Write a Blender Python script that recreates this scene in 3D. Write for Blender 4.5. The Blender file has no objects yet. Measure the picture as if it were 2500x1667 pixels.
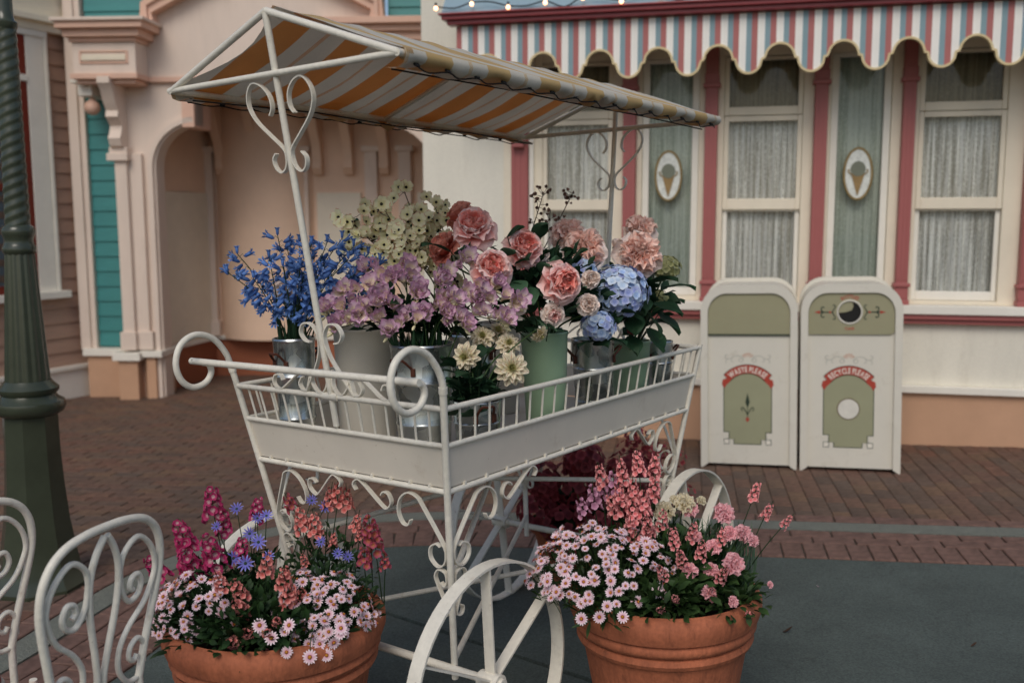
import bpy, math, random
from mathutils import Vector as V, Matrix as Mx
R=math.radians; PI=math.pi; rnd=random.Random(7)
sc=bpy.context.scene; col=sc.collection
# ---------------- camera, sky, sun, exposure ----------------
cd=bpy.data.cameras.new('camera'); cam=bpy.data.objects.new('camera',cd); col.objects.link(cam); sc.camera=cam
cd.sensor_width=36; cd.lens=34.88; cd.clip_end=500; cd.clip_start=.05
cam.matrix_world=Mx.Translation((0,0,1.6))@Mx.Rotation(R(90-7.2757),4,'X')@Mx.Rotation(-.0024,4,'Z')
cd.dof.use_dof=True; cd.dof.focus_distance=3.05; cd.dof.aperture_fstop=2.4
SUN_EL,SUN_AZ=R(46),R(193)      # azimuth of the light's origin, clockwise from +Y
w=bpy.data.worlds.new('World'); sc.world=w; w.use_nodes=True; nt=w.node_tree
sky=nt.nodes.new('ShaderNodeTexSky'); sky.sky_type='NISHITA'; sky.sun_disc=False
sky.sun_elevation=SUN_EL; sky.sun_rotation=SUN_AZ; sky.air_density=1.0; sky.dust_density=2.0; sky.ozone_density=1.0
bg=nt.nodes['Background']; nt.links.new(sky.outputs[0],bg.inputs[0]); bg.inputs[1].default_value=.1
sd=bpy.data.lights.new('sun','SUN'); sun=bpy.data.objects.new('sun',sd); col.objects.link(sun)
sd.energy=1.15; sd.angle=R(32); sd.color=(1,.945,.86)
d=V((math.sin(SUN_AZ)*math.cos(SUN_EL),math.cos(SUN_AZ)*math.cos(SUN_EL),math.sin(SUN_EL)))
sun.rotation_euler=d.to_track_quat('Z','Y').to_euler(); sun.location=d*30
sc.view_settings.view_transform='Standard'; sc.view_settings.look='None'; sc.view_settings.gamma=1; sc.view_settings.use_curve_mapping=False
sc.view_settings.exposure=.06
sc.render.engine='CYCLES'; sc.cycles.use_denoising=True; sc.cycles.max_bounces=8; sc.cycles.transparent_max_bounces=12
sc.cycles.sample_clamp_indirect=6; sc.cycles.caustics_reflective=False; sc.cycles.caustics_refractive=False
# ---------------- helpers ----------------
t1,t2=.0216,-.0154                                     # the street falls gently to the left and away
_n=V((-t1,-t2,1)).normalized()
GM=V((0,0,1)).rotation_difference(_n).to_matrix().to_4x4()
def lin(c):
    return tuple(((x/255)/12.92 if x/255<=.04045 else ((x/255+.055)/1.055)**2.4) for x in c)
MATS={}
def new_mat(name):
    m=bpy.data.materials.new(name); m.use_nodes=True; MATS[name]=m
    return m,m.node_tree,m.node_tree.nodes['Principled BSDF']
def N(nt,t,**k):
    n=nt.nodes.new(t)
    for a,b in k.items(): setattr(n,a,b)
    return n
def mat(name,rgb,rough=.5,metal=0,var=.12,scale=6,bump=0,bscale=60,spec=.4,dirt=0,dirtc=(70,60,48),stretch=None,speck=0,sscale=220,chip=0,chipc=(122,84,54)):
    """painted / plain surface: base colour with soft noise variation, fine bump, optional grime patches"""
    m,nt,p=new_mat(name); L=nt.links.new
    c=lin(rgb); tc=N(nt,'ShaderNodeTexCoord'); src=tc.outputs['Object']
    if stretch:
        mp=N(nt,'ShaderNodeMapping'); mp.inputs['Scale'].default_value=stretch; L(src,mp.inputs[0]); src=mp.outputs[0]
    nz=N(nt,'ShaderNodeTexNoise'); nz.inputs['Scale'].default_value=scale; nz.inputs['Detail'].default_value=6; nz.inputs['Roughness'].default_value=.65; L(src,nz.inputs['Vector'])
    cr=N(nt,'ShaderNodeValToRGB'); e=cr.color_ramp.elements
    e[0].position=.3; e[1].position=.72
    e[0].color=(*[x*(1-var) for x in c],1); e[1].color=(*[min(1,x*(1+var)) for x in c],1); L(nz.outputs['Fac'],cr.inputs[0])
    out=cr.outputs[0]
    if dirt:
        n2=N(nt,'ShaderNodeTexNoise'); n2.inputs['Scale'].default_value=scale*2.3; n2.inputs['Detail'].default_value=8; n2.inputs['Roughness'].default_value=.75; L(src,n2.inputs['Vector'])
        r2=N(nt,'ShaderNodeValToRGB'); r2.color_ramp.elements[0].position=.56; r2.color_ramp.elements[1].position=.74
        r2.color_ramp.elements[0].color=(0,0,0,1); r2.color_ramp.elements[1].color=(dirt,)*3+(1,); L(n2.outputs['Fac'],r2.inputs[0])
        mx=N(nt,'ShaderNodeMixRGB'); L(r2.outputs[0],mx.inputs[0]); L(out,mx.inputs[1]); mx.inputs[2].default_value=(*lin(dirtc),1); out=mx.outputs[0]
    if chip:
        n5=N(nt,'ShaderNodeTexNoise'); n5.inputs['Scale'].default_value=38; n5.inputs['Detail'].default_value=7; n5.inputs['Roughness'].default_value=.7; L(tc.outputs['Object'],n5.inputs['Vector'])
        m5=N(nt,'ShaderNodeMapRange'); L(n5.outputs['Fac'],m5.inputs[0]); m5.inputs[1].default_value=.665; m5.inputs[2].default_value=.7; m5.inputs[3].default_value=0; m5.inputs[4].default_value=chip
        x5=N(nt,'ShaderNodeMixRGB'); L(m5.outputs[0],x5.inputs[0]); L(out,x5.inputs[1]); x5.inputs[2].default_value=(*lin(chipc),1); out=x5.outputs[0]
    if speck:
        n4=N(nt,'ShaderNodeTexNoise'); n4.inputs['Scale'].default_value=sscale; n4.inputs['Detail'].default_value=3; L(tc.outputs['Object'],n4.inputs['Vector'])
        mr=N(nt,'ShaderNodeMapRange'); L(n4.outputs['Fac'],mr.inputs[0]); mr.inputs[1].default_value=.3; mr.inputs[2].default_value=.7; mr.inputs[3].default_value=1-speck; mr.inputs[4].default_value=1+speck
        h4=N(nt,'ShaderNodeHueSaturation'); L(out,h4.inputs['Color']); L(mr.outputs[0],h4.inputs['Value']); out=h4.outputs[0]
    L(out,p.inputs['Base Color']); p.inputs['Roughness'].default_value=rough; p.inputs['Metallic'].default_value=metal
    p.inputs['Specular IOR Level'].default_value=spec
    if bump:
        n3=N(nt,'ShaderNodeTexNoise'); n3.inputs['Scale'].default_value=bscale; n3.inputs['Detail'].default_value=5; L(src,n3.inputs['Vector'])
        b=N(nt,'ShaderNodeBump'); b.inputs['Strength'].default_value=bump; b.inputs['Distance'].default_value=.01; L(n3.outputs['Fac'],b.inputs['Height']); L(b.outputs[0],p.inputs['Normal'])
    return m
def petal_mat(name,base,tip,mid=None,trans=.35,rnd_amt=.12,streak=None,rough=.55):
    """petal / leaf cloth: colour runs from the base (v=0) to the tip (v=1); thin, lets light through; every object a little different"""
    m,nt,p=new_mat(name); L=nt.links.new
    uv=N(nt,'ShaderNodeUVMap'); sp=N(nt,'ShaderNodeSeparateXYZ'); L(uv.outputs[0],sp.inputs[0])
    cr=N(nt,'ShaderNodeValToRGB'); e=cr.color_ramp.elements
    e[0].color=(*lin(base),1); e[1].color=(*lin(tip),1); e[0].position=.05; e[1].position=.95
    if mid: k=e.new(.5); k.color=(*lin(mid),1)
    L(sp.outputs['Y'],cr.inputs[0]); out=cr.outputs[0]
    if streak:
        w_=N(nt,'ShaderNodeMath',operation='SUBTRACT'); L(sp.outputs['X'],w_.inputs[0]); w_.inputs[1].default_value=.5
        a=N(nt,'ShaderNodeMath',operation='ABSOLUTE'); L(w_.outputs[0],a.inputs[0])
        lt=N(nt,'ShaderNodeMath',operation='LESS_THAN'); L(a.outputs[0],lt.inputs[0]); lt.inputs[1].default_value=streak[1]
        mx=N(nt,'ShaderNodeMixRGB'); mm=N(nt,'ShaderNodeMath',operation='MULTIPLY'); L(lt.outputs[0],mm.inputs[0]); mm.inputs[1].default_value=streak[2]
        L(mm.outputs[0],mx.inputs[0]); L(out,mx.inputs[1]); mx.inputs[2].default_value=(*lin(streak[0]),1); out=mx.outputs[0]
    oi=N(nt,'ShaderNodeObjectInfo'); nz=N(nt,'ShaderNodeTexNoise'); tc=N(nt,'ShaderNodeTexCoord'); L(tc.outputs['Object'],nz.inputs['Vector']); nz.inputs['Scale'].default_value=55
    ad=N(nt,'ShaderNodeMath',operation='ADD'); L(oi.outputs['Random'],ad.inputs[0]); L(nz.outputs['Fac'],ad.inputs[1])
    mr=N(nt,'ShaderNodeMapRange'); L(ad.outputs[0],mr.inputs[0]); mr.inputs[1].default_value=.2; mr.inputs[2].default_value=1.7; mr.inputs[3].default_value=1-rnd_amt*1.6; mr.inputs[4].default_value=1+rnd_amt
    hs=N(nt,'ShaderNodeHueSaturation'); L(mr.outputs[0],hs.inputs['Value']); L(out,hs.inputs['Color']); out=hs.outputs[0]
    L(out,p.inputs['Base Color']); p.inputs['Roughness'].default_value=rough; p.inputs['Specular IOR Level'].default_value=.25
    tr=N(nt,'ShaderNodeBsdfTranslucent'); L(out,tr.inputs[0]); ms=N(nt,'ShaderNodeMixShader'); ms.inputs[0].default_value=trans
    L(p.outputs[0],ms.inputs[1]); L(tr.outputs[0],ms.inputs[2]); L(ms.outputs[0],nt.nodes['Material Output'].inputs[0])
    return m
class MB:
    def __init__(s): s.v=[]; s.f=[]; s.m=[]; s.uv={}
    def add(s,vs,fs,mi=0,M=None,uv=None):
        o=len(s.v); s.v+=[tuple(M@V(p)) if M is not None else tuple(p) for p in vs]
        for k,f in enumerate(fs):
            s.f.append([i+o for i in f]); s.m.append(mi)
        if uv:
            for i,u in enumerate(uv): s.uv[o+i]=u
        return s
    def box(s,x0,x1,y0,y1,z0,z1,mi=0,M=None):
        vs=[(x,y,z) for z in (z0,z1) for y in (y0,y1) for x in (x0,x1)]
        return s.add(vs,[(0,2,3,1),(4,5,7,6),(0,1,5,4),(2,6,7,3),(0,4,6,2),(1,3,7,5)],mi,M)
    def tube(s,pts,r,n=8,closed=False,mi=0,M=None,cap=True,v01=False):
        P=[V(p) for p in pts]; m=len(P); vs=[];fs=[];rr=r if hasattr(r,'__len__') else [r]*m
        up=None
        for i,p in enumerate(P):
            a=P[(i-1)%m] if (closed or i>0) else p; b=P[(i+1)%m] if (closed or i<m-1) else p
            t=(b-a); t=t.normalized() if t.length>1e-9 else V((0,0,1))
            if up is None: up=V((0,0,1)) if abs(t.z)<.9 else V((1,0,0))
            x=up-t*up.dot(t)
            if x.length<1e-6: x=t.orthogonal()
            x.normalize(); up=x; y=t.cross(x)
            for k in range(n):
                q=2*PI*k/n; vs.append(p+(x*math.cos(q)+y*math.sin(q))*rr[i])
        for i in range(m if closed else m-1):
            for k in range(n):
                a=i*n+k; b=i*n+(k+1)%n; c=((i+1)%m)*n+(k+1)%n; d=((i+1)%m)*n+k; fs.append((a,b,c,d))
        if cap and not closed: fs+= [tuple(range(n))[::-1],tuple(range((m-1)*n,m*n))]
        return s.add(vs,fs,mi,M,uv=[(.5,(i//n)/max(1,m-1) if v01 else .3) for i in range(len(vs))])
    def bar(s,pts,nrm,w,t,mi=0,M=None):
        """flat iron bar bent along a planar path; nrm = plane normal (bar width runs along it)"""
        P=[V(p) for p in pts]; nn=V(nrm).normalized(); m=len(P); vs=[];fs=[]
        for i,p in enumerate(P):
            a=P[max(0,i-1)]; b=P[min(m-1,i+1)]; q=(b-a).normalized().cross(nn)
            for (u,k) in ((-1,-1),(1,-1),(1,1),(-1,1)): vs.append(p+nn*(u*w/2)+q*(k*t/2))
        for i in range(m-1):
            for k in range(4): fs.append((i*4+k,i*4+(k+1)%4,(i+1)*4+(k+1)%4,(i+1)*4+k))
        fs+=[(3,2,1,0),tuple(range((m-1)*4,m*4))]
        return s.add(vs,fs,mi,M)
    def lathe(s,prof,n=24,mi=0,M=None,ph=0,cap=False):
        vs=[];fs=[];m=len(prof)
        for (r,z) in prof:
            for k in range(n): q=2*PI*k/n+ph; vs.append((r*math.cos(q),r*math.sin(q),z))
        for i in range(m-1):
            for k in range(n): fs.append((i*n+k,i*n+(k+1)%n,(i+1)*n+(k+1)%n,(i+1)*n+k))
        if cap: fs+=[tuple(range(n))[::-1],tuple(range((m-1)*n,m*n))]
        return s.add(vs,fs,mi,M)
    def prism(s,poly,y0,y1,mi=0,M=None):
        """polygon in XZ (counter-clockwise seen from -Y) extruded from y0 (front) to y1"""
        n=len(poly); vs=[(x,y0,z) for x,z in poly]+[(x,y1,z) for x,z in poly]
        fs=[tuple(range(n)),tuple(range(2*n-1,n-1,-1))]+[(i,i+n,(i+1)%n+n,(i+1)%n) for i in range(n)]
        return s.add(vs,fs,mi,M)
    def plate(s,poly,z0,z1,mi=0,M=None):
        n=len(poly); vs=[(x,y,z1) for x,y in poly]+[(x,y,z0) for x,y in poly]
        fs=[tuple(range(n)),tuple(range(2*n-1,n-1,-1))]+[(i,i+n,(i+1)%n+n,(i+1)%n) for i in range(n)]
        return s.add(vs,fs,mi,M)
    def mesh(s,name,mats,smooth=None):
        me=bpy.data.meshes.new(name); me.from_pydata(s.v,[],s.f)
        for m in (mats if isinstance(mats,(list,tuple)) else [mats]): me.materials.append(m)
        if len(me.materials)>1: me.polygons.foreach_set('material_index',s.m)
        if s.uv:
            u=me.uv_layers.new(name='UVMap'); g=s.uv
            for l in me.loops: u.data[l.index].uv=g.get(l.vertex_index,(.5,.5))
        me.validate(); me.update()
        if smooth: me.shade_smooth(); me.set_sharp_from_angle(angle=R(smooth))
        return me
    def build(s,name,mats,parent=None,smooth=None,M=None,bevel=0):
        return link(name,s.mesh(name,mats,smooth),parent,M,bevel)
def link(name,me,parent=None,M=None,bevel=0):
    o=bpy.data.objects.new(name,me); col.objects.link(o)
    if parent is not None: o.parent=parent
    if M is not None: o.matrix_local=M
    if bevel:
        b=o.modifiers.new('bevel','BEVEL'); b.width=bevel; b.segments=2; b.limit_method='ANGLE'
    return o
def tag(o,label=None,cat=None,group=None,kind=None):
    for k,v in (('label',label),('category',cat),('group',group),('kind',kind)):
        if v: o[k]=v
    return o
def T(x,y,z=0): return Mx.Translation((x,y,z))
def RZ(a): return Mx.Rotation(a,4,'Z')
def RX(a): return Mx.Rotation(a,4,'X')
def thing(name,label,cat,M,group=None):
    o=bpy.data.objects.new(name,None); o.empty_display_size=.1; col.objects.link(o); o.matrix_world=M
    return tag(o,label,cat,group)
def struct(name,mb,mats,M=None,smooth=None):
    o=mb.build(name,mats,None,smooth)
    if M is not None: o.matrix_world=M
    o['kind']='structure'; return o
def cat_rom(P,k=6,closed=False):
    P=[V(p) for p in P]; n=len(P); out=[]
    for i in range(n if closed else n-1):
        g=lambda j: P[j%n] if closed else P[max(0,min(n-1,j))]
        a,b,c,d=g(i-1),g(i),g(i+1),g(i+2)
        for j in range(k):
            t=j/k; out.append(.5*((2*b)+(c-a)*t+(2*a-5*b+4*c-d)*t*t+(3*b-a-3*c+d)*t**3))
    if not closed: out.append(P[-1])
    return out
def spiral(cx,cz,r0,r1,a0,a1,n=14):
    "2-D points (x,z); angles in degrees"
    return [(cx+(r0+(r1-r0)*i/n)*math.cos(R(a0+(a1-a0)*i/n)),cz+(r0+(r1-r0)*i/n)*math.sin(R(a0+(a1-a0)*i/n))) for i in range(n+1)]
def orient(p,d,spin=0):
    "matrix putting local +Z along d at point p"
    return T(*p)@V(d).normalized().to_track_quat('Z','Y').to_matrix().to_4x4()@RZ(spin)
# ---------------- materials ----------------
WHITE=mat('white_painted_iron',(228,222,207),.36,var=.06,scale=9,bump=.16,bscale=70,dirt=.4,dirtc=(150,128,98),speck=.05,sscale=60,chip=.6)
WPANEL=mat('white_painted_panel',(220,211,195),.5,var=.06,scale=4,dirt=.35,dirtc=(165,144,116),bump=.06,bscale=25,chip=.35)
WTRIM=mat('white_trim_paint',(236,231,219),.5,var=.05,scale=5,bump=.05)
CREAM=mat('cream_wall_paint',(228,223,208),.7,var=.06,scale=2.2,bump=.14,bscale=120,dirt=.26,dirtc=(170,156,132),stretch=(2,2,.45),speck=.03,sscale=60)
CTRIM=mat('cream_trim_paint',(232,221,199),.5,var=.05,scale=5,bump=.05)
PEACH=mat('peach_plinth_paint',(198,157,127),.7,var=.07,scale=3,bump=.15,bscale=90)
MAUVE=mat('mauve_trim_paint',(166,96,93),.45,var=.08,scale=8,stretch=(30,30,1.5))
PINKW=mat('blush_wall_paint',(226,208,193),.65,var=.06,scale=2.4,bump=.1,dirt=.24,dirtc=(176,150,132),stretch=(2,2,.45))
PEACHT=mat('peach_trim_paint',(222,182,160),.55,var=.06,scale=5)
TEAL=mat('teal_clapboard_paint',(64,134,133),.35,var=.09,scale=4,stretch=(1,1,6),bump=.05)
BROWN=mat('brown_clapboard_paint',(176,144,125),.6,var=.07,scale=4,stretch=(1,1,6))
REDW=mat('oxblood_sash_paint',(116,42,30),.4,var=.08)
PEACHA=mat('alcove_peach_paint',(234,203,178),.65,var=.06,scale=3)
ALC=mat('alcove_panel_paint',(230,221,203),.6,var=.05)
TERRA_W=mat('terracotta_wall_paint',(160,96,68),.7,var=.06)
BLUER=mat('slate_blue_paint',(142,166,178),.5,var=.07,scale=4)
ST_B=mat('awning_blue_paint',(132,158,166),.6,var=.05); ST_R=mat('awning_rose_paint',(176,108,104),.6,var=.05); ST_W=mat('awning_white_paint',(242,239,231),.6,var=.04)
GOLD=mat('scallop_cream_edge',(216,196,150),.5,var=.05)
CRIM=mat('crimson_gutter_paint',(146,62,66),.35,var=.08)
DGREEN=mat('dark_green_lamp_paint',(60,66,52),.22,var=.15,scale=7,spec=.6,bump=.03)
CONC=mat('grey_concrete',(78,87,83),.85,var=.24,scale=1.7,bump=.5,bscale=160,dirt=.4,dirtc=(58,60,54),speck=.3,sscale=130)
def spots(m):
    nt=m.node_tree; L=nt.links.new; p=nt.nodes['Principled BSDF']; old=p.inputs['Base Color'].links[0].from_socket; tc=N(nt,'ShaderNodeTexCoord')
    v=N(nt,'ShaderNodeTexVoronoi'); v.inputs['Scale'].default_value=2.6; L(tc.outputs['Object'],v.inputs['Vector'])
    a=N(nt,'ShaderNodeMapRange'); L(v.outputs['Distance'],a.inputs[0]); a.inputs[1].default_value=.03; a.inputs[2].default_value=.05; a.inputs[3].default_value=.55; a.inputs[4].default_value=0
    w_=N(nt,'ShaderNodeTexNoise'); w_.inputs['Scale'].default_value=1.1; w_.inputs['Detail'].default_value=9; L(tc.outputs['Object'],w_.inputs['Vector'])
    s_=N(nt,'ShaderNodeMath',operation='SUBTRACT'); L(w_.outputs['Fac'],s_.inputs[0]); s_.inputs[1].default_value=.47; b=N(nt,'ShaderNodeMath',operation='ABSOLUTE'); L(s_.outputs[0],b.inputs[0])
    c=N(nt,'ShaderNodeMapRange'); L(b.outputs[0],c.inputs[0]); c.inputs[1].default_value=.0008; c.inputs[2].default_value=.003; c.inputs[3].default_value=.3; c.inputs[4].default_value=0
    mx=N(nt,'ShaderNodeMath',operation='MAXIMUM'); L(a.outputs[0],mx.inputs[0]); L(c.outputs[0],mx.inputs[1])
    q=N(nt,'ShaderNodeMixRGB'); L(mx.outputs[0],q.inputs[0]); L(old,q.inputs[1]); q.inputs[2].default_value=(*lin((46,48,44)),1); L(q.outputs[0],p.inputs['Base Color'])
spots(CONC)
BAND=mat('grey_concrete_band',(114,117,108),.9,var=.14,scale=12,bump=.8,bscale=90,dirt=.3,dirtc=(82,82,72),speck=.25,sscale=160)
MORT=mat('dark_mortar',(74,66,58),.95,var=.2,scale=20,bump=.5)
BINW=mat('bin_white_paint',(218,213,199),.45,var=.03,scale=5,bump=.05,bscale=70,dirt=.3,dirtc=(158,144,120),chip=.4,chipc=(130,118,100))
OLIVE=mat('bin_olive_paint',(156,152,122),.45,var=.04,scale=5); OLIVE2=mat('bin_plate_green',(156,156,126),.5,var=.04)
INK=mat('dark_green_ink',(44,60,46),.6); REDI=mat('red_banner_ink',(176,68,52),.55); LIGHTI=mat('lettering_white',(232,226,212),.6); GREYI=mat('faded_grey_ink',(186,184,172),.6)
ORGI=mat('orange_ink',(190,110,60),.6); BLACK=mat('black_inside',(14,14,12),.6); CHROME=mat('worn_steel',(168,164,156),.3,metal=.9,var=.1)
def galv():
    m,nt,p=new_mat('galvanised_steel'); L=nt.links.new; tc=N(nt,'ShaderNodeTexCoord')
    vo=N(nt,'ShaderNodeTexVoronoi'); vo.inputs['Scale'].default_value=26; L(tc.outputs['Object'],vo.inputs['Vector'])
    nz=N(nt,'ShaderNodeTexNoise'); nz.inputs['Scale'].default_value=9; nz.inputs['Detail'].default_value=6; L(tc.outputs['Object'],nz.inputs['Vector'])
    mx=N(nt,'ShaderNodeMixRGB'); mx.inputs[0].default_value=.45; L(nz.outputs['Fac'],mx.inputs[1]); L(vo.outputs['Color'],mx.inputs[2])
    cr=N(nt,'ShaderNodeValToRGB'); cr.color_ramp.elements[0].position=.3; cr.color_ramp.elements[1].position=.75; cr.color_ramp.elements[0].color=(*lin((168,174,174)),1); cr.color_ramp.elements[1].color=(*lin((224,228,224)),1); L(mx.outputs[0],cr.inputs[0]); L(cr.outputs[0],p.inputs['Base Color'])
    rr=N(nt,'ShaderNodeMapRange'); L(mx.outputs[0],rr.inputs[0]); rr.inputs[3].default_value=.16; rr.inputs[4].default_value=.4; L(rr.outputs[0],p.inputs['Roughness']); p.inputs['Metallic'].default_value=.95
    b=N(nt,'ShaderNodeBump'); b.inputs['Strength'].default_value=.25; b.inputs['Distance'].default_value=.004; L(nz.outputs['Fac'],b.inputs['Height']); L(b.outputs[0],p.inputs['Normal']); return m
GALV=galv()
RUST=mat('rusty_handle',(84,46,32),.55,var=.25,scale=40,metal=.3)
GREENB=mat('sage_green_enamel',(146,172,140),.35,var=.05,scale=6,dirt=.12,dirtc=(110,120,95))
CREAMB=mat('cream_plastic_pot',(204,198,184),.5,var=.05)
TERRA=mat('terracotta_pot',(166,96,66),.8,var=.3,scale=6,bump=.4,bscale=45,dirt=.85,dirtc=(92,54,40),stretch=(1.8,1.8,.35),speck=.12,sscale=90)
SOIL=mat('potting_soil',(44,33,25),.95,var=.4,scale=30,bump=.8)
CORD=mat('black_lacing_cord',(26,24,22),.7)
REDSEAT=mat('red_seat_vinyl',(150,40,32),.4,var=.06)
STEMG=petal_mat('green_stem',(58,82,44),(66,92,52),trans=.1)
STEMD=petal_mat('dark_green_stem',(40,60,36),(46,66,40),trans=.1); TWIGM=petal_mat('brown_twig',(62,46,36),(74,56,44),trans=.0)
LEAFG=petal_mat('rose_leaf_green',(58,92,66),(88,122,92),trans=.25,rnd_amt=.25); LEAFD=petal_mat('dark_leaf_green',(32,58,40),(46,76,50),trans=.2,rnd_amt=.25)
FOL=petal_mat('pot_foliage_green',(40,62,32),(66,92,48),trans=.25,rnd_amt=.35); FOLB=petal_mat('grey_green_blade',(70,96,74),(104,130,104),trans=.25,rnd_amt=.25)
FOLD=petal_mat('deep_foliage_green',(30,52,28),(50,76,40),trans=.2,rnd_amt=.35)
def glass_mat():
    m,nt,p=new_mat('window_glass'); L=nt.links.new
    tr=N(nt,'ShaderNodeBsdfTransparent'); gl=N(nt,'ShaderNodeBsdfGlossy'); gl.inputs['Roughness'].default_value=.02; fr=N(nt,'ShaderNodeFresnel'); fr.inputs[0].default_value=1.4
    ma=N(nt,'ShaderNodeMath',operation='MULTIPLY'); L(fr.outputs[0],ma.inputs[0]); ma.inputs[1].default_value=1.0
    tr.inputs[0].default_value=(.97,.985,.975,1); ms=N(nt,'ShaderNodeMixShader'); L(ma.outputs[0],ms.inputs[0]); L(tr.outputs[0],ms.inputs[1]); L(gl.outputs[0],ms.inputs[2]); L(ms.outputs[0],nt.nodes['Material Output'].inputs[0]); return m
GLASS=glass_mat()
def lace_mat(name,a,b):
    m,nt,p=new_mat(name); L=nt.links.new; tc=N(nt,'ShaderNodeTexCoord'); mp=N(nt,'ShaderNodeMapping'); mp.inputs['Scale'].default_value=(1,1,.025); L(tc.outputs['Object'],mp.inputs[0])
    n1=N(nt,'ShaderNodeTexNoise'); n1.inputs['Scale'].default_value=52; n1.inputs['Detail'].default_value=5; L(mp.outputs[0],n1.inputs['Vector'])
    n2=N(nt,'ShaderNodeTexVoronoi'); n2.inputs['Scale'].default_value=70; L(tc.outputs['Object'],n2.inputs['Vector'])
    ad=N(nt,'ShaderNodeMath',operation='MULTIPLY_ADD'); L(n2.outputs['Distance'],ad.inputs[0]); ad.inputs[1].default_value=.22; L(n1.outputs['Fac'],ad.inputs[2])
    cr=N(nt,'ShaderNodeValToRGB'); cr.color_ramp.elements[0].position=.44; cr.color_ramp.elements[1].position=.68; cr.color_ramp.elements[0].color=(*lin(a),1); cr.color_ramp.elements[1].color=(*lin(b),1); L(ad.outputs[0],cr.inputs[0]); L(cr.outputs[0],p.inputs['Base Color']); p.inputs['Roughness'].default_value=.9
    return m
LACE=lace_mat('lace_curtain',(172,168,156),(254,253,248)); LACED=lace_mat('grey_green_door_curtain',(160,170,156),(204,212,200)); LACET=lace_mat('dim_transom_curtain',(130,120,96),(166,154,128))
def brick_mat(name,cols,rough=.85):
    m,nt,p=new_mat(name); L=nt.links.new
    at=N(nt,'ShaderNodeUVMap'); sp=N(nt,'ShaderNodeSeparateXYZ'); L(at.outputs[0],sp.inputs[0])
    cr=N(nt,'ShaderNodeValToRGB'); e=cr.color_ramp.elements; k=len(cols)
    while len(e)<k: e.new(.5)
    for i,c in enumerate(cols): e[i].position=i/(k-1); e[i].color=(*lin(c),1)
    L(sp.outputs['X'],cr.inputs[0])
    tc=N(nt,'ShaderNodeTexCoord'); nz=N(nt,'ShaderNodeTexNoise'); nz.inputs['Scale'].default_value=26; nz.inputs['Detail'].default_value=7; L(tc.outputs['Object'],nz.inputs['Vector'])
    mr=N(nt,'ShaderNodeMapRange'); L(nz.outputs['Fac'],mr.inputs[0]); mr.inputs[1].default_value=.3; mr.inputs[2].default_value=.7; mr.inputs[3].default_value=.7; mr.inputs[4].default_value=1.25
    hs=N(nt,'ShaderNodeHueSaturation'); L(cr.outputs[0],hs.inputs['Color']); L(mr.outputs[0],hs.inputs['Value']); L(hs.outputs[0],p.inputs['Base Color']); p.inputs['Roughness'].default_value=rough
    b=N(nt,'ShaderNodeBump'); b.inputs['Strength'].default_value=.4; b.inputs['Distance'].default_value=.004; n2=N(nt,'ShaderNodeTexNoise'); n2.inputs['Scale'].default_value=120; L(tc.outputs['Object'],n2.inputs['Vector']); L(n2.outputs['Fac'],b.inputs['Height']); L(b.outputs[0],p.inputs['Normal']); return m
BRICK=brick_mat('paving_brick',[(100,82,69),(112,82,66),(90,73,62),(114,88,68),(96,78,67),(110,78,63),(94,79,68)])
BRICKB=brick_mat('border_brick',[(110,84,74),(116,88,77),(104,79,70),(112,84,73)])
# ---------------- ground, paving ----------------
struct('ground',MB().plate([(-60,-40),(60,-40),(60,80),(-60,80)],-.2,-.012),CONC,GM)
EDGE=[(p.x,p.y) for p in cat_rom([(7.5,3.5,0),(4,4.12,0),(2.36,4.41,0),(1.19,4.63,0),(0,4.86,0),(-.5,4.92,0),(-.95,4.82,0),(-1.22,4.48,0),(-1.34,4.05,0),(-1.42,3.6,0),(-1.62,2.9,0),(-1.95,2.0,0),(-2.4,0.8,0)],5)]
def offset(P,d):
    out=[]
    for i,p in enumerate(P):
        a=P[max(0,i-1)]; b=P[min(len(P)-1,i+1)]; t=V((b[0]-a[0],b[1]-a[1])).normalized(); out.append((p[0]+t.y*d,p[1]-t.x*d))
    return out
def sdist(x,y):
    best=1e9
    for i in range(len(EDGE)-1):
        ax,ay=EDGE[i]; bx,by=EDGE[i+1]; dx,dy=bx-ax,by-ay; t=max(0,min(1,((x-ax)*dx+(y-ay)*dy)/(dx*dx+dy*dy)))
        ex,ey=x-(ax+dx*t),y-(ay+dy*t); d=math.hypot(ex,ey)
        if d<abs(best): best=d if ex*dy-ey*dx>=0 else -d
    return best
slab=MB(); C1=offset(EDGE,-.004)
# two concrete slabs parted by a sawn joint that runs diagonally under the cart
jl=[(-1.25,4.62),(-.16,3.72),(.93,2.82),(2.5,1.52),(5.5,-1.0)]
def above(x,y):
    m=(-1.0-4.62)/(5.5+1.25); return y-(4.62+m*(x+1.25))
pa=[p for p in C1 if above(*p)>.02]; pb=[p for p in C1 if above(*p)<-.02]
ca=[p for p in pa if p[0]>-1.3]
slab1=[(7.5,-2.64)]+ca+[(-1.235,4.622)]
struct('concrete_slab',MB().plate(slab1,-.03,.004),CONC,GM)
pb=[p for p in pb if p[0]<0]
struct('concrete_pavement',MB().plate([(-1.262,4.612),*pb,(-2.4,-3),(7.4,-3.0),(7.4,-2.6)],-.03,.004),CONC,GM)
paving=struct('brick_paving',MB().plate([*offset(EDGE,.0),(-9,.8),(-9,14),(9,14),(9,3.2)],-.05,-.002),MORT,GM)
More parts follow.
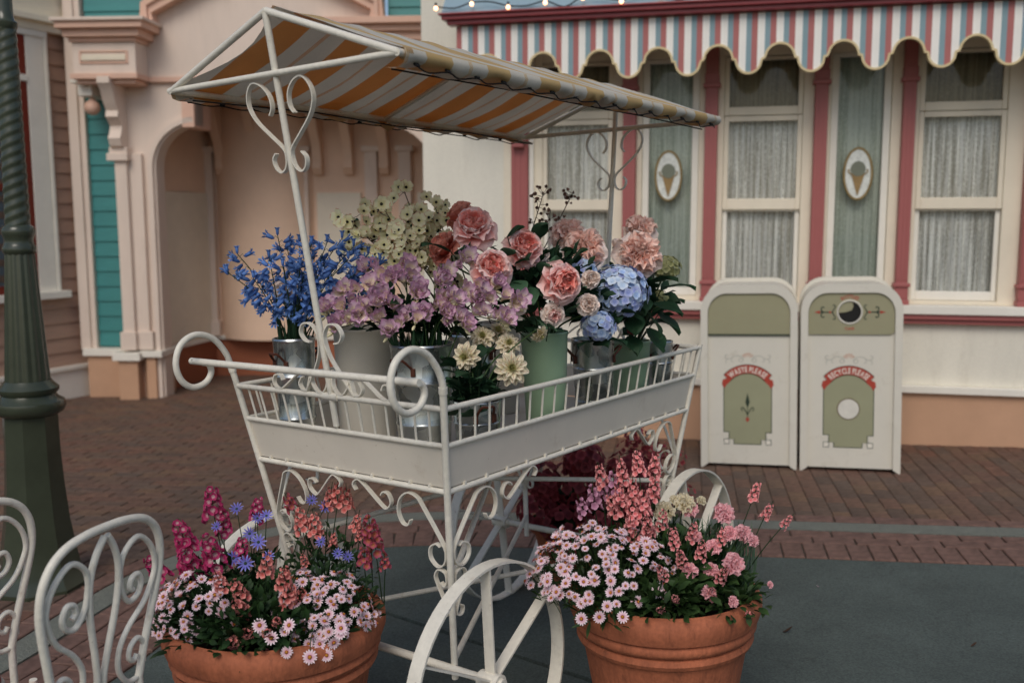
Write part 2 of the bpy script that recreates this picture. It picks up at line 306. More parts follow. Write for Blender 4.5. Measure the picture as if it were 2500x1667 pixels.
def strip(d0,d1,z0,z1):
    a=offset(EDGE,d0); b=offset(EDGE,d1); m=MB(); n=len(a)
    vs=[(x,y,z1) for x,y in a]+[(x,y,z1) for x,y in b]+[(x,y,z0) for x,y in a]+[(x,y,z0) for x,y in b]; fs=[]
    for i in range(n-1): fs+=[(i+1,i,n+i,n+i+1),(i,i+1,2*n+i+1,2*n+i),(n+i+1,n+i,3*n+i,3*n+i+1)]
    return m.add(vs,fs)
struct('concrete_band',strip(.455,.605,-.03,.006),BAND,GM)
def brick_mesh(w,l,h,u,name,mt,j=0):
    m=MB(); c=.004
    vs=[(-w/2,-l/2,0),(w/2,-l/2,0),(w/2,l/2,0),(-w/2,l/2,0),(-w/2,-l/2,h-c),(w/2,-l/2,h-c),(w/2,l/2,h-c),(-w/2,l/2,h-c)]
    q=c; vs+=[(-w/2+q,-l/2+q,h+j*rnd.uniform(-.0015,.0015)),(w/2-q,-l/2+q,h+j*rnd.uniform(-.0015,.0015)),(w/2-q,l/2-q,h+j*rnd.uniform(-.0015,.0015)),(-w/2+q,l/2-q,h+j*rnd.uniform(-.0015,.0015))]
    fs=[(8,9,10,11)]+[(i,(i+1)%4,(i+1)%4+4,i+4) for i in range(4)]+[(i+4,(i+1)%4+4,(i+1)%4+8,i+8) for i in range(4)]
    m.add(vs,fs,uv=[(u,.5)]*12); return m
BV=[brick_mesh(.0965,.192,.012,rnd.random(),'brick',BRICK,1).mesh('brick',BRICK) for _ in range(12)]
TH=math.atan2(.17,-.985)                       # direction of the straight border, right to left
ux,uy=math.cos(TH),math.sin(TH); nx,ny=uy,-ux
cands=[]
def lay(ax,ay,bx,by,keep):
    for i in range(-80,90):
        for j in range(-30,52):
            s=i*.1; t=j*.2+(.1 if i%2 else 0)
            cx=1.19+ax*s+bx*t; cy=4.63+ay*s+by*t
            if cy>12.2 or abs(cx)>cy*.56+.6 or cy<2.2 or not keep(cx,cy): continue
            l0,l1=t-.1,t+.1; f=lambda q: sdist(1.19+ax*s+bx*q,4.63+ay*s+by*q)
            d0,d1=f(l0),f(l1)
            if d0<.72 and d1<.72: continue
            if d0<.72: l0+=min(.18,(.72-d0)*(.2/max(.02,d1-d0)))
            elif d1<.72: l1-=min(.18,(.72-d1)*(.2/max(.02,d0-d1)))
            if l1-l0<.03: continue
            tc=(l0+l1)/2; cands.append((1.19+ax*s+bx*tc,4.63+ay*s+by*tc,(l1-l0)/.2,math.atan2(by,bx)))
isleft=lambda x,y: x<-.95-(y-4.9)*.22
lay(ux,uy,nx,ny,lambda x,y: not isleft(x,y)); lay(nx,ny,ux,uy,isleft)
cands.sort(key=lambda c: math.hypot(c[0],c[1])-(10 if (abs(c[0])<c[1]*.5 and (c[0]>.9 or c[0]<-1.0 or c[1]>5.6)) else 0))
field=MB()
for k,(x,y,sl,ba) in enumerate(cands):
    M=T(x,y,-.004+rnd.uniform(-.0015,.0015))@RZ(ba-PI/2+rnd.uniform(-.012,.012))@Mx.Diagonal((1,sl*(.97 if sl<.95 else 1),1,1))
    if k<260: link('brick',BV[k%12],paving,M)
    else:
        b=brick_mesh(.0965,.192,.012,rnd.random(),'',None,1); field.add(b.v,b.f,0,M,uv=[b.uv[i] for i in range(12)])
tag(field.build('brick_field',BRICK,paving),kind='stuff')
border=struct('brick_border',strip(.0,.455,-.04,-.001),MORT,GM)
BB=[brick_mesh(.097,.218,.012,rnd.random(),'',None,1).mesh('border_brick',BRICKB) for _ in range(6)]; BS=[brick_mesh(.198,.097,.012,rnd.random(),'',None,1).mesh('border_brick',BRICKB) for _ in range(6)]
def along(d,step,meshes,par,start=0,ymin=2.6,xmax=3.6):
    P=offset(EDGE,d); acc=start
    for i in range(len(P)-1):
        a=V(P[i]); b=V(P[i+1]); L=(b-a).length; t=(b-a)/L
        while acc<L:
            c=a+t*acc; acc+=step
            if c.y>ymin and c.x<xmax: link('brick',rnd.choice(meshes),par,T(c.x,c.y,-.002+rnd.uniform(-.001,.001))@RZ(math.atan2(t.y,t.x)+rnd.uniform(-.01,.01)))
        acc-=L
along(.115,.104,BB,border); along(.281,.206,BS,border,.05); along(.386,.206,BS,border,.15)
along(.665,.206,BS,paving,.1)
# ---------------- shop on the right ----------------
FM=T(2.4,7.12)@RZ(-.2346)
shop=thing('shop_building','cream shop front with mauve columns, lace-curtained windows and peach plinth','building',FM)
def part(name,mt,par,*boxes,bevel=.004,smooth=None):
    m=MB()
    for b in boxes: m.box(*b)
    return m.build(name,mt,par,smooth,bevel=bevel)
part('wall',CREAM,shop,(-3.17,-2.52,-.03,.25,-.6,4.6),(-3.17,-2.9,.25,4.5,-.6,4.6))
part('dado_wall',CREAM,shop,(-2.52,2.8,-.03,.2,.393,.833))
part('plinth',PEACH,shop,(-3.19,2.8,-.06,.22,-.6,.343))
part('ledge',WTRIM,shop,(-3.2,2.8,-.1,.2,.343,.393))
sillm=part('sill',WTRIM,shop,(-2.52,2.8,-.13,.2,.905,.965))
part('mauve_moulding',MAUVE,shop,(-2.52,2.8,-.085,.2,.833,.868)); part('mauve_moulding',MAUVE,shop,(-2.52,2.8,-.11,.2,.868,.905))
part('upper_wall',CREAM,shop,(-2.52,2.8,.0,.25,2.78,4.6))
part('interior_backing',BLACK,shop,(-2.5,2.8,.9,.95,.3,3.2),bevel=0)  # added black sheet, its colour stands in for the unlit shop interior
def pleat(x0,x1,z0,z1,y,amp,per,mt,name,par,seed):
    r=random.Random(seed); m=MB(); n=max(8,int((x1-x0)/.006)); ph=r.random()*6; vs=[];fs=[]
    for i in range(n+1):
        x=x0+(x1-x0)*i/n; q=amp*(math.sin(2*PI*x/per+ph+.8*math.sin(x*17+ph))+.4*math.sin(2*PI*x/per*2.3+ph*2))
        vs+=[(x,y+q*.8,z1),(x,y+q,z0)]
    for i in range(n): fs.append((2*i,2*i+2,2*i+3,2*i+1)[::-1])
    return m.add(vs,fs).build(name,mt,par,60)
def frame_rect(x0,x1,z0,z1,ax0,ax1,az0,az1,y0,y1):
    "boxes of a frame whose outer edge is x0..z1 and inner opening ax0..az1"
    return [(x0,ax0,y0,y1,z0,z1),(ax1,x1,y0,y1,z0,z1),(ax0,ax1,y0,y1,z0,az0),(ax0,ax1,y0,y1,az1,z1)]
def pane(x0,x1,y,z0,z1,par): return MB().add([(x0-.004,y,z0-.004),(x1+.004,y,z0-.004),(x1+.004,y,z1+.004),(x0-.004,y,z1+.004)],[(0,1,2,3)]).build('pane',GLASS,par)
def window(x0,x1,ox0,ox1,seed):
    w_=part('window',CTRIM,shop,*frame_rect(ox0,ox1,.965,2.78,x0-.035,x1+.035,.99,2.72,-.0,.12))
    part('lower_sash',WTRIM,w_,*frame_rect(x0-.033,x1+.033,.992,1.66,x0,x1,1.057,1.617,.035,.075))
    part('upper_sash',CTRIM,w_,*frame_rect(x0-.033,x1+.033,1.632,2.3,x0,x1,1.712,2.262,.005,.045))
    part('transom_frame',CTRIM,w_,*frame_rect(x0-.033,x1+.033,2.305,2.715,x0,x1,2.365,2.69,.01,.06))
    pane(x0,x1,.055,1.057,1.617,w_); pane(x0,x1,.025,1.712,2.262,w_); pane(x0,x1,.035,2.365,2.69,w_)
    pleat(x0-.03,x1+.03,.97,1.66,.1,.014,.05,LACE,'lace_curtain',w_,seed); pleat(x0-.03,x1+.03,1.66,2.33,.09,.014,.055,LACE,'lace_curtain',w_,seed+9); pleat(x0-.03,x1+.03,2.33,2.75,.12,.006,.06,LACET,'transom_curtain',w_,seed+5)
def oval(cx,cz,par):
    o=MB(); E=lambda a,b,n=40:[(cx+a*math.cos(2*PI*i/n),cz+b*math.sin(2*PI*i/n)) for i in range(n)]
    base=MB().prism(E(.09,.172),-.012,-.004).build('oval_plaque',ORNW,par)
    m=MB(); P=[V((x,-.012,z)) for x,z in E(.094,.178)]; m.tube(P,.009,6,closed=True); m.build('plaque_rim',GOLDR,par,60)
    MB().prism([(cx-.045,cz+.0),(cx-.002,cz-.15),(cx+.002,cz-.15),(cx+.045,cz+.0)],-.02,-.013).build('cone_emblem',CONEM,par)
    MB().prism([(cx+.05*math.cos(2*PI*i/24),cz+.035+.05*math.sin(2*PI*i/24)*1.05) for i in range(24)],-.022,-.0135).build('scoop_emblem',SCOOPM,par)
    q=MB()
    for s in (-1,1): q.bar([(cx+s*x,-.016,cz+z) for x,z in [(.04,-.005),(.062,.01),(.066,.026),(.055,.03)]],(0,1,0),.006,.008)
    q.build('emblem_curls',GOLDR,par)
ORNW=mat('beaded_white_glass',(224,226,218),.35,var=.22,scale=45,bump=.6,bscale=90); GOLDR=mat('dull_gold_rim',(150,128,84),.4,metal=.5,var=.2,scale=30); CONEM=mat('tan_cone_paint',(150,122,78),.6,var=.15,scale=30); SCOOPM=mat('grey_green_scoop_paint',(118,122,106),.6,var=.1)
def door(x0,x1,ox0,ox1,seed,cx):
    w_=part('glazed_panel',CTRIM,shop,*frame_rect(ox0,ox1,.965,2.78,x0-.05,x1+.05,1.0,2.72,-.0,.12))
    part('panel_frame',WTRIM,w_,*frame_rect(x0-.048,x1+.048,1.002,2.718,x0,x1,1.06,2.69,.02,.07))
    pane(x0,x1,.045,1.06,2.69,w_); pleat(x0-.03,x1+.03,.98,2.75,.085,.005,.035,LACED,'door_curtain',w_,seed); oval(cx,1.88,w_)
window(-2.192,-1.728,-2.33,-1.609,1); door(-1.425,-1.112,-1.516,-1.018,2,-1.277); window(-.85,-.371,-.929,-.261,3); door(-.097,.207,-.172,.324,4,.049); window(.475,.968,.406,1.123,5); window(1.36,1.86,1.21,2.0,6)
part('wall',CREAM,shop,(2.0,2.8,.0,.2,.965,2.78)); part('corner_trim',CTRIM,shop,(-2.52,-2.46,-.04,.12,.965,2.78)); part('corner_trim',WTRIM,shop,(-2.325,-2.29,-.03,.1,.965,2.78))
def column(x0,x1,y=-.07):
    c=part('column',MAUVE,shop,(x0,x1,y,.1,.965,2.78))
    part('column_base',MAUVE,c,(x0-.012,x1+.012,y-.015,.05,.965,1.0),(x0-.004,x1+.004,y-.006,.05,1.0,1.09),(x0-.016,x1+.016,y-.018,.05,1.09,1.115))
    part('column_cap',MAUVE,c,(x0-.016,x1+.016,y-.018,.05,2.5,2.53),(x0-.006,x1+.006,y-.008,.05,2.53,2.6))
    f=MB()
    for k in range(3):
        xx=x0+(x1-x0)*(k+.5)/3; f.box(xx-.008,xx+.008,y-.005,y+.01,1.14,2.48)
    f.build('reeds',MAUVE,c)
column(-2.46,-2.33,-.05)
for x0,x1 in ((-1.609,-1.516),(-1.018,-.929),(-.261,-.172),(.324,.406),(1.123,1.21)): column(x0,x1)
cb=MB()
for k,(z0,z1,d_) in enumerate(((2.1,2.16,.07),(2.16,2.2,.1),(2.2,2.3,.08),(2.3,2.36,.12),(2.36,2.5,.14))): cb.box(-2.44,-2.35,-.05-d_,-.04,z0,z1)
cb.build('corbel',MAUVE,shop,bevel=.006)
# striped awning
aw=thing('striped_awning','scalloped awning striped white, blue and rose under a crimson gutter','awning',FM)
A_C=-1.72; X0=-2.745; X1=2.35
def zb(x):
    u=abs(((x-A_C)+.2)%.4-.2)
    if u<.095: return 2.628+math.sqrt(.095**2-u*u)
    if u<.118: return 2.628
    q=(.2-u)/.082; return 2.535+.085*(1-math.sqrt(max(0,1-q*q)))
x=X0; k=0; seq=[(.038,ST_R),(.047,ST_W),(.035,ST_B)]
while x<X1:
    wd,mm=seq[k%3]; k+=1; x1=min(X1,x+wd); ns=6
    xs=[x+(x1-x)*i/ns for i in range(ns+1)]; poly=[(q,zb(q)) for q in xs]+[(x1,2.92),(x,2.92)]
    MB().prism(poly,-.51+rnd.uniform(-.0012,.0012),-.49).build('stripe',mm,aw); x=x1
n=int((X1-X0)/.008); P=[V((X0+(X1-X0)*i/n,-.503,zb(X0+(X1-X0)*i/n)-.004)) for i in range(n+1)]
MB().bar(P,(0,1,0),.034,.014).build('scallop_edging',GOLD,aw)
part('soffit',CTRIM,aw,(X0+.02,X1,-.488,-.005,2.9,2.93))
part('gutter',CRIM,aw,(-2.8,X1,-.57,-.47,2.925,2.955),(-2.83,X1,-.6,-.47,2.955,2.985),(-2.85,X1,-.62,-.47,2.985,3.0),bevel=.006)
roofb=MB()
for k in range(3):
    y0,z0,y1,z1=-.6+k*.17,3.0+k*.17,-.6+(k+1)*.17-.01,3.0+(k+1)*.17+.01
    b=MB().add([(-2.83+k*.02,y0,z0),(X1,y0,z0),(X1,y1,z1),(-2.83+k*.02,y1,z1),(-2.83+k*.02,y0+.03,z0-.03),(X1,y0+.03,z0-.03),(X1,y1+.03,z1-.03),(-2.83+k*.02,y1+.03,z1-.03)],[(0,1,2,3),(4,7,6,5),(0,4,5,1),(1,5,6,2),(2,6,7,3),(3,7,4,0)])
    b.build('roof_board',BLUER,aw)
BULB,_nt,_p=new_mat('warm_bulb'); _p.inputs['Emission Color'].default_value=(1,.5,.26,1); _p.inputs['Emission Strength'].default_value=3.5; _p.inputs['Base Color'].default_value=(1,.9,.75,1)
ls=thing('string_lights','string of lit warm bulbs along the blue roof edge above the awning','string lights',FM@T(0,-.58,3.03))
bx=[-2.86+.26*i for i in range(20)]; cp=[]
for i,b in enumerate(bx):
    cp+=[(b,-.035,.012+.02*math.sin(i*2.1)),(b+.13,-.02,.0+.03*math.sin(i*1.7))]
MB().tube(cat_rom(cp,4),.005,5).build('cord',CORD,ls)
bm=MB().lathe([(.0,-.016),(.01,-.013),(.0145,-.004),(.0145,.004),(.009,.013),(.006,.018)],10).mesh('bulb',BULB,60); so=MB().lathe([(.008,0),(.009,.022),(0,.024)],8).mesh('socket',CORD)
for i,b in enumerate(bx):
    p=T(b,-.045,.0+.02*math.sin(i*2.1)); o=link('bulb',bm,ls,p); link('socket',so,o,T(0,0,.014))
# ---------------- blush arcade building ----------------
AM=T(-3.5,9.9)@RZ(-.06)
arc=thing('arcade_building','blush pink arcade building with teal clapboards, peach cornices and arched alcove','building',AM)
def arcpts(cx,cz,r,a0,a1,n=10): return [(cx+r*math.cos(R(a0+(a1-a0)*i/n)),cz+r*math.sin(R(a0+(a1-a0)*i/n))) for i in range(n+1)]
left=[(-.4,-.5),(.0,-.5),(.0,2.06)]+arcpts(.42,2.06,.42,180,90)+[(.42,2.88),(-.4,2.88)]
MB().prism(left,-.0,.2).build('wall',PINKW,arc,30)
rightp=[(2.75,-.5),(3.6,-.5),(3.6,2.88),(2.28,2.88),(2.28,2.46)]+arcpts(2.28,1.99,.47,90,0)
MB().prism(rightp,.0,.2).build('wall',PINKW,arc,30)
part('fascia',PEACHT,arc,(-.4,3.6,-.05,.4,2.88,2.93)); part('parapet_wall',PINKW,arc,(.05,2.25,-.02,.3,2.93,4.6),bevel=0); part('parapet_wall',PINKW,arc,(-.4,.05,-.02,.3,2.93,3.44),(2.25,3.6,-.02,.3,2.93,3.3),bevel=0)
for (x0,x1) in ((.3,.42),(2.28,2.4)): part('arch_keystone',PEACHT,arc,(x0,x1,-.04,.42,2.45,2.88))
def trim_band(pts,name,wd=.14,y0=-.09,mt=PEACHT):
    MB().bar([(x,y0,z) for x,z in pts],(0,1,0),.14,wd).build(name,mt,arc); MB().bar([(x,y0-.02,z+.03) for x,z in pts],(0,1,0),.16,wd*.35).build(name,mt,arc)
trim_band([(.04,3.4),(.04,3.56),(.36,3.72),(.8,3.95)],'parapet_trim'); trim_band([(2.25,3.4),(2.25,3.56),(1.95,3.72),(1.5,3.95)],'parapet_trim')
part('cornice',PEACHT,arc,(1.7,3.6,-.2,.3,3.38,3.44),(1.75,3.6,-.14,.3,3.32,3.38),(1.8,3.6,-.09,.3,3.24,3.32))
# archivolt moulding on the left jamb
MB().bar([(x,-.015,z) for x,z in [(-.045,-.3),(-.045,2.06)]+arcpts(.42,2.06,.465,180,92)],(0,1,0),.05,.05).build('arch_moulding',PINKW,arc,40)
# teal clapboard wall, set back
tw=part('teal_wall',TEAL,arc,(-.89,-.3,.18,.3,.2,2.95),(-.72,.06,.18,.3,3.4,4.6),(2.3,3.6,.18,.3,3.4,4.6),bevel=0)
def boards(par,mt,x0,x1,z0,z1,pitch,yf,name='clapboard'):
    z=z0
    while z<z1-.01:
        zt=min(z1,z+pitch+.02); dz=zt-z
        vs=[(x0,yf-.022,z),(x1,yf-.022,z),(x1,yf-.004,zt),(x0,yf-.004,zt),(x0,yf,z),(x1,yf,z),(x1,yf+.004,zt),(x0,yf+.004,zt)]
        MB().add(vs,[(0,1,2,3),(4,7,6,5),(0,4,5,1),(1,5,6,2),(2,6,7,3),(3,7,4,0)]).build(name,mt,par); z+=pitch
boards(tw,TEAL,-.86,-.33,.28,2.92,.152,.178); boards(tw,TEAL,-.72,.04,3.44,4.6,.152,.178); boards(tw,TEAL,2.32,3.6,3.44,4.6,.152,.178)
part('corner_board',PINKW,arc,(-.9,-.8,.08,.3,.25,4.6),(-.8,-.745,.11,.3,.25,4.6))
part('pilaster',PINKW,arc,(-.37,-.25,-.1,.1,.27,2.2),(-.39,-.23,-.13,.1,.27,.45),(-.25,-.12,-.05,.05,.27,2.2),(-.24,-.08,-.08,.05,.27,.45))
part('pilaster_cap',PINKW,arc,(-.43,-.22,-.14,.08,2.13,2.2),(-.41,-.23,-.12,.08,2.2,2.26))
con=MB(); prof=[(-.0,2.9),(-.36,2.9),(-.36,2.84),(-.3,2.78),(-.26,2.68),(-.2,2.6),(-.22,2.54),(-.17,2.5),(-.13,2.46),(-.15,2.4),(-.19,2.34),(-.16,2.27),(-.1,2.24),(0,2.24)]
vs=[(-.38,y,z) for y,z in prof]+[(-.26,y,z) for y,z in prof]; n=len(prof)
con.add(vs,[tuple(range(n)),tuple(range(2*n-1,n-1,-1))]+[(i,i+n,(i+1)%n+n,(i+1)%n) for i in range(n)]); con.build('console_bracket',PINKW,arc,40)
br=MB().box(-.72,-.5,-.2,.2,2.86,2.9).box(-.66,-.52,-.18,.18,2.74,2.86); br.build('drop_bracket',WTRIM,arc,bevel=.01)
MB().lathe([(.0,-.075),(.04,-.065),(.07,-.03),(.075,0),(.065,.04),(.03,.07),(.02,.09),(.0,.09)],16).build('ball_drop',PEACHT,arc,60,M=T(-.56,-.1,2.64))
blk=part('cornice_block',PINKW,arc,(-.63,-.02,-.3,.18,2.93,3.22))
part('block_base',PEACHT,arc,(-.65,.0,-.33,.18,2.88,2.93),(-.61,-.04,-.28,.18,2.84,2.88))
part('cornice',PEACHT,arc,(-.65,.0,-.33,.2,3.22,3.26),(-.68,.05,-.38,.2,3.26,3.33),(-.72,.11,-.44,.2,3.33,3.39)); part('cornice_top',PINKW,arc,(-.75,.14,-.47,.2,3.39,3.42))
part('inlay_frame',PEACHT,blk,*frame_rect(-.56,-.09,3.02,3.14,-.54,-.11,3.035,3.125,-.312,-.29)); part('inlay_bar',CTRIM,blk,(-.54,-.11,-.318,-.295,3.05,3.1))
part('base_ledge',WTRIM,arc,(-.86,-.4,.02,.3,.19,.26),(-.46,-.18,-.18,.2,.17,.25),(-.2,.02,-.12,.4,.2,.26))
part('base_plinth',PEACH,arc,(-.83,-.38,.06,.3,-.7,.19),(-.42,-.22,-.14,.2,-.7,.18),(-.22,-.16,.0,.2,-.7,.2),(-.16,-.06,-.08,.4,-.7,.2))
# alcove behind the arch
def slant(name,mt,z0,z1,off,c0=0,c1=0):
    a=V((-.22,.18,0)); b=V((-.02,1.5,0)); t=(b-a).normalized(); n_=V((t.y,-t.x,0)); a=a+t*c0+n_*off; b=b-t*c1+n_*off
    q=[a-n_*.1,a,b,b-n_*.1]; MB().add([(p.x,p.y,z) for z in (z0,z1) for p in q],[(3,2,1,0),(4,5,6,7),(0,1,5,4),(1,2,6,5),(2,3,7,6),(3,0,4,7)]).build(name,mt,arc)
alc=part('alcove_wall',PEACHA,arc,(-.55,4.2,1.5,1.6,.2,3.0),bevel=0)
part('alcove_ceiling',TERRA_W,arc,(-.4,4.2,.2,1.6,2.88,3.0),bevel=0); slant('alcove_side',PEACHA,-.6,2.9,0); slant('alcove_panel',ALC,.25,1.85,.02,.06,.06); part('alcove_dado',TERRA_W,arc,(-.5,4.2,1.46,1.55,-.8,.19),bevel=0)
slant('alcove_dado',TERRA_W,-.8,.19,.03); part('alcove_ledge',WTRIM,arc,(-.5,4.2,1.42,1.52,.19,.235)); slant('alcove_ledge',WTRIM,.19,.235,.06)
# rounded bay in the middle of the alcove
bay=MB(); na=16; vs=[];fs=[]
for i in range(na+1):
    a=R(200+140*i/na); x=.62+.62*math.cos(a); y=1.62+.5*math.sin(a)+.1
    vs+=[(x,y,.2),(x,y,3.0)]
for i in range(na): fs.append((2*i,2*i+2,2*i+3,2*i+1))
bay.add(vs,fs).build('curved_bay',PEACHA,arc,60)
def apil(x0,x1,y=1.4): part('alcove_pilaster',PINKW,arc,(x0,x1,y,1.52,.235,2.3),(x0-.03,x1+.03,y-.03,1.52,2.3,2.36),(x0-.03,x1+.03,y-.03,1.52,.235,.4))
for x0,x1 in ((-.06,.05),(1.0,1.14),(1.78,1.92),(2.16,2.3),(2.75,2.9)): apil(x0,x1)
for x0,x1,z1 in ((1.22,1.72,1.85),(2.36,2.7,1.85)): part('alcove_panel',ALC,arc,(x0,x1,1.46,1.505,.25,z1))
for cx in (.15,.55,1.25,1.6,2.0,2.5):
    m=MB(); prof=[(0,2.88),(-.4,2.88),(-.38,2.7),(-.28,2.52),(-.18,2.4),(-.12,2.22),(-.14,2.12),(-.08,2.05),(0,2.05)]; k=len(prof)
    vs=[(cx-.05,1.5+y,z) for y,z in prof]+[(cx+.05,1.5+y,z) for y,z in prof]; m.add(vs,[tuple(range(k)),tuple(range(2*k-1,k-1,-1))]+[(i,i+k,(i+1)%k+k,(i+1)%k) for i in range(k)]).build('alcove_corbel',PEACHA,arc,40)
# ---------------- brown clapboard house ----------------
HM=T(-4.45,10.1)@RZ(R(64.1))
hs=thing('clapboard_house','brown clapboard house with white window casing and red sash at far left','house',HM)
hw=part('wall',BROWN,hs,(-4,.12,.02,.3,-.6,4.6),bevel=0); boards(hw,BROWN,-4,.11,.08,3.36,.1495,.02)
part('baseboard',WTRIM,hs,(-4,.2,-.03,.1,-.7,.05),(-4,.2,-.06,.1,.05,.09))
part('frieze',CTRIM,hs,(-4,.3,-.06,.1,3.36,3.44),(-4,.3,-.12,.1,3.44,3.5),(-4,.3,-.04,.1,3.5,3.9),(-4,.3,-.1,.1,3.75,3.82))
wn=part('window',WTRIM,hs,(-.44,-.24,-.035,.02,.86,3.3),(-.235,-.2,-.045,.02,.86,3.3),(-1.6,-1.4,-.035,.02,.86,3.3),(-1.6,-.2,-.05,.02,3.3,3.38),(-1.4,-.44,-.045,.02,2.87,2.93))
part('sill',WTRIM,wn,(-1.68,-.13,-.1,.02,.79,.86)); part('sash',REDW,wn,*frame_rect(-1.4,-.44,.86,2.87,-1.3,-.53,.94,2.8,-.03,.0)); part('sash',REDW,wn,*frame_rect(-1.4,-.44,2.93,3.3,-1.3,-.53,2.96,3.26,-.03,.0)); part('meeting_rail',REDW,wn,(-1.3,-.53,-.04,.0,1.83,1.9))
pane(-1.3,-.53,-.01,.94,2.8,wn); pane(-1.3,-.53,-.01,2.96,3.26,wn); part('blind',mat('pale_blue_blind',(150,166,176),.8),wn,(-1.4,-.44,.005,.012,.9,3.3),bevel=0)
# ---------------- flower cart ----------------
CM=GM@T(-.048,3.421)@RZ(-.638866)
cart=thing('flower_cart','white wrought-iron flower cart with striped canopy, filled with buckets of flowers','flower cart',CM)
A=lambda z:.263+.145*z
B=lambda z:.55+.183*z
Z1,Z2,Z3,ZF=1.134,1.029,.895,.333
def tb(name,pts,r,par=cart,n=10,mt=WHITE,closed=False): return MB().tube(pts,r,n,closed).build(name,mt,par,50)
for sx in (-1,1):
    for sy in (-1,1):
        zt=1.19 if sy<0 else Z1+.012
        p=tb('leg',[(sx*A(z),sy*B(z),z) for z in (ZF-.03,.6,.9,zt)],.0102)
        if sy<0: tb('collar',[(sx*A(z),sy*B(z),z) for z in (1.178,1.196)],.0125,p)
for z,r in ((Z1,.0085),(Z2,.008),(Z3,.0085)):
    a,b=A(z),B(z)
    tb('rail',[(-a,-b,z),(a,-b,z)],r); tb('rail',[(a,-b,z),(a,b,z)],r); tb('rail',[(a,b,z),(-a,b,z)],r); tb('rail',[(-a,b,z),(-a,-b,z)],r)
def bal(fx,n):
    for i in range(n):
        t=(i+1)/(n+1); tb('baluster',[fx(t,Z1-.004),fx(t,Z2+.003)],.0036,n=6)
bal(lambda t,z:(-A(z)+2*A(z)*t,-B(z),z),15); bal(lambda t,z:(-A(z)+2*A(z)*t,B(z),z),15); bal(lambda t,z:(A(z),-B(z)+2*B(z)*t,z),22); bal(lambda t,z:(-A(z),-B(z)+2*B(z)*t,z),22)
def panel(p4):
    P=[V(p) for p in p4]; nn=(P[1]-P[0]).cross(P[3]-P[0]).normalized()*.004
    MB().add([*(p+nn for p in P),*(p-nn for p in P)],[(0,1,2,3),(7,6,5,4),(0,4,5,1),(1,5,6,2),(2,6,7,3),(3,7,4,0)]).build('side_panel',WPANEL,cart)
e=.006; zt,zl=Z2-.006,Z3+.012
for s in (-1,1):
    panel([(-A(zl)+e,s*(B(zl)-e),zl),(A(zl)-e,s*(B(zl)-e),zl),(A(zt)-e,s*(B(zt)-e),zt),(-A(zt)+e,s*(B(zt)-e),zt)])
    panel([(s*(A(zl)-e),-B(zl)+e,zl),(s*(A(zl)-e),B(zl)-e,zl),(s*(A(zt)-e),B(zt)-e,zt),(s*(A(zt)-e),-B(zt)+e,zt)])
MB().box(-A(Z3)+.005,A(Z3)-.005,-B(Z3)+.005,B(Z3)-.005,Z3-.004,Z3+.006).build('floor_panel',WPANEL,cart)
wt=MB()
for s in (-1,1):
    for i in range(10):
        t=(i+.5)/10*2-1; wt.box(t*.37-.004,t*.37+.004,s*B(Z3)-.006,s*B(Z3)+.006,Z3+.006,Z3+.016)
    for i in range(14):
        t=(i+.5)/14*2-1; wt.box(s*A(Z3)-.006,s*A(Z3)+.006,t*.69-.004,t*.69+.004,Z3+.006,Z3+.016)
tag(wt.build('weld_tabs',WHITE,cart),kind='stuff')
LOOP=[(-.768,1.187),(-.783,1.235),(-.828,1.288),(-.89,1.308),(-.945,1.284),(-.967,1.23),(-.953,1.178),(-.914,1.15),(-.868,1.157),(-.844,1.185),(-.85,1.212),(-.872,1.22)]
for sx in (-1,1): tb('handle_loop',cat_rom([(sx*.438,b,z) for b,z in LOOP],5),.0098)
tb('handle_bar',[(-.495,-.872,1.222),(.448,-.872,1.222)],.0105)
# posts and roof frame
tb('near_post',[(0,-.742,1.045),(0,-.93,2.185)],.0098); tb('far_post',[(0,.742,1.045),(0,.882,2.155)],.0098)
tb('post_clamp',[(-.03,-.757,1.134),(.03,-.757,1.134)],.0125)
def lw(b): t=(b+.911)/1.778; return 2.03-.03*t     # eave height along the cart
E_A=.455
for b,ap in ((-.911,(0,-.928,2.19)),(.867,(0,.884,2.16))):
    tb('end_bar',[(-E_A-.012,b,lw(b)),(E_A+.004,b,lw(b))],.0092)
    for s in (-1,1): tb('rafter',[(s*E_A,b,lw(b)),ap],.0098)
for s in (-1,1): tb('eave_tube',[(s*E_A,-.918,lw(-.91)),(s*E_A,.872,lw(.867))],.0098)
tb('ridge_tube',[(0,-.93,2.19),(0,.886,2.16)],.0095)
for s in (-1,1): tb('rafter',[(s*E_A,-.02,2.012),(0,-.02,2.173)],.008)
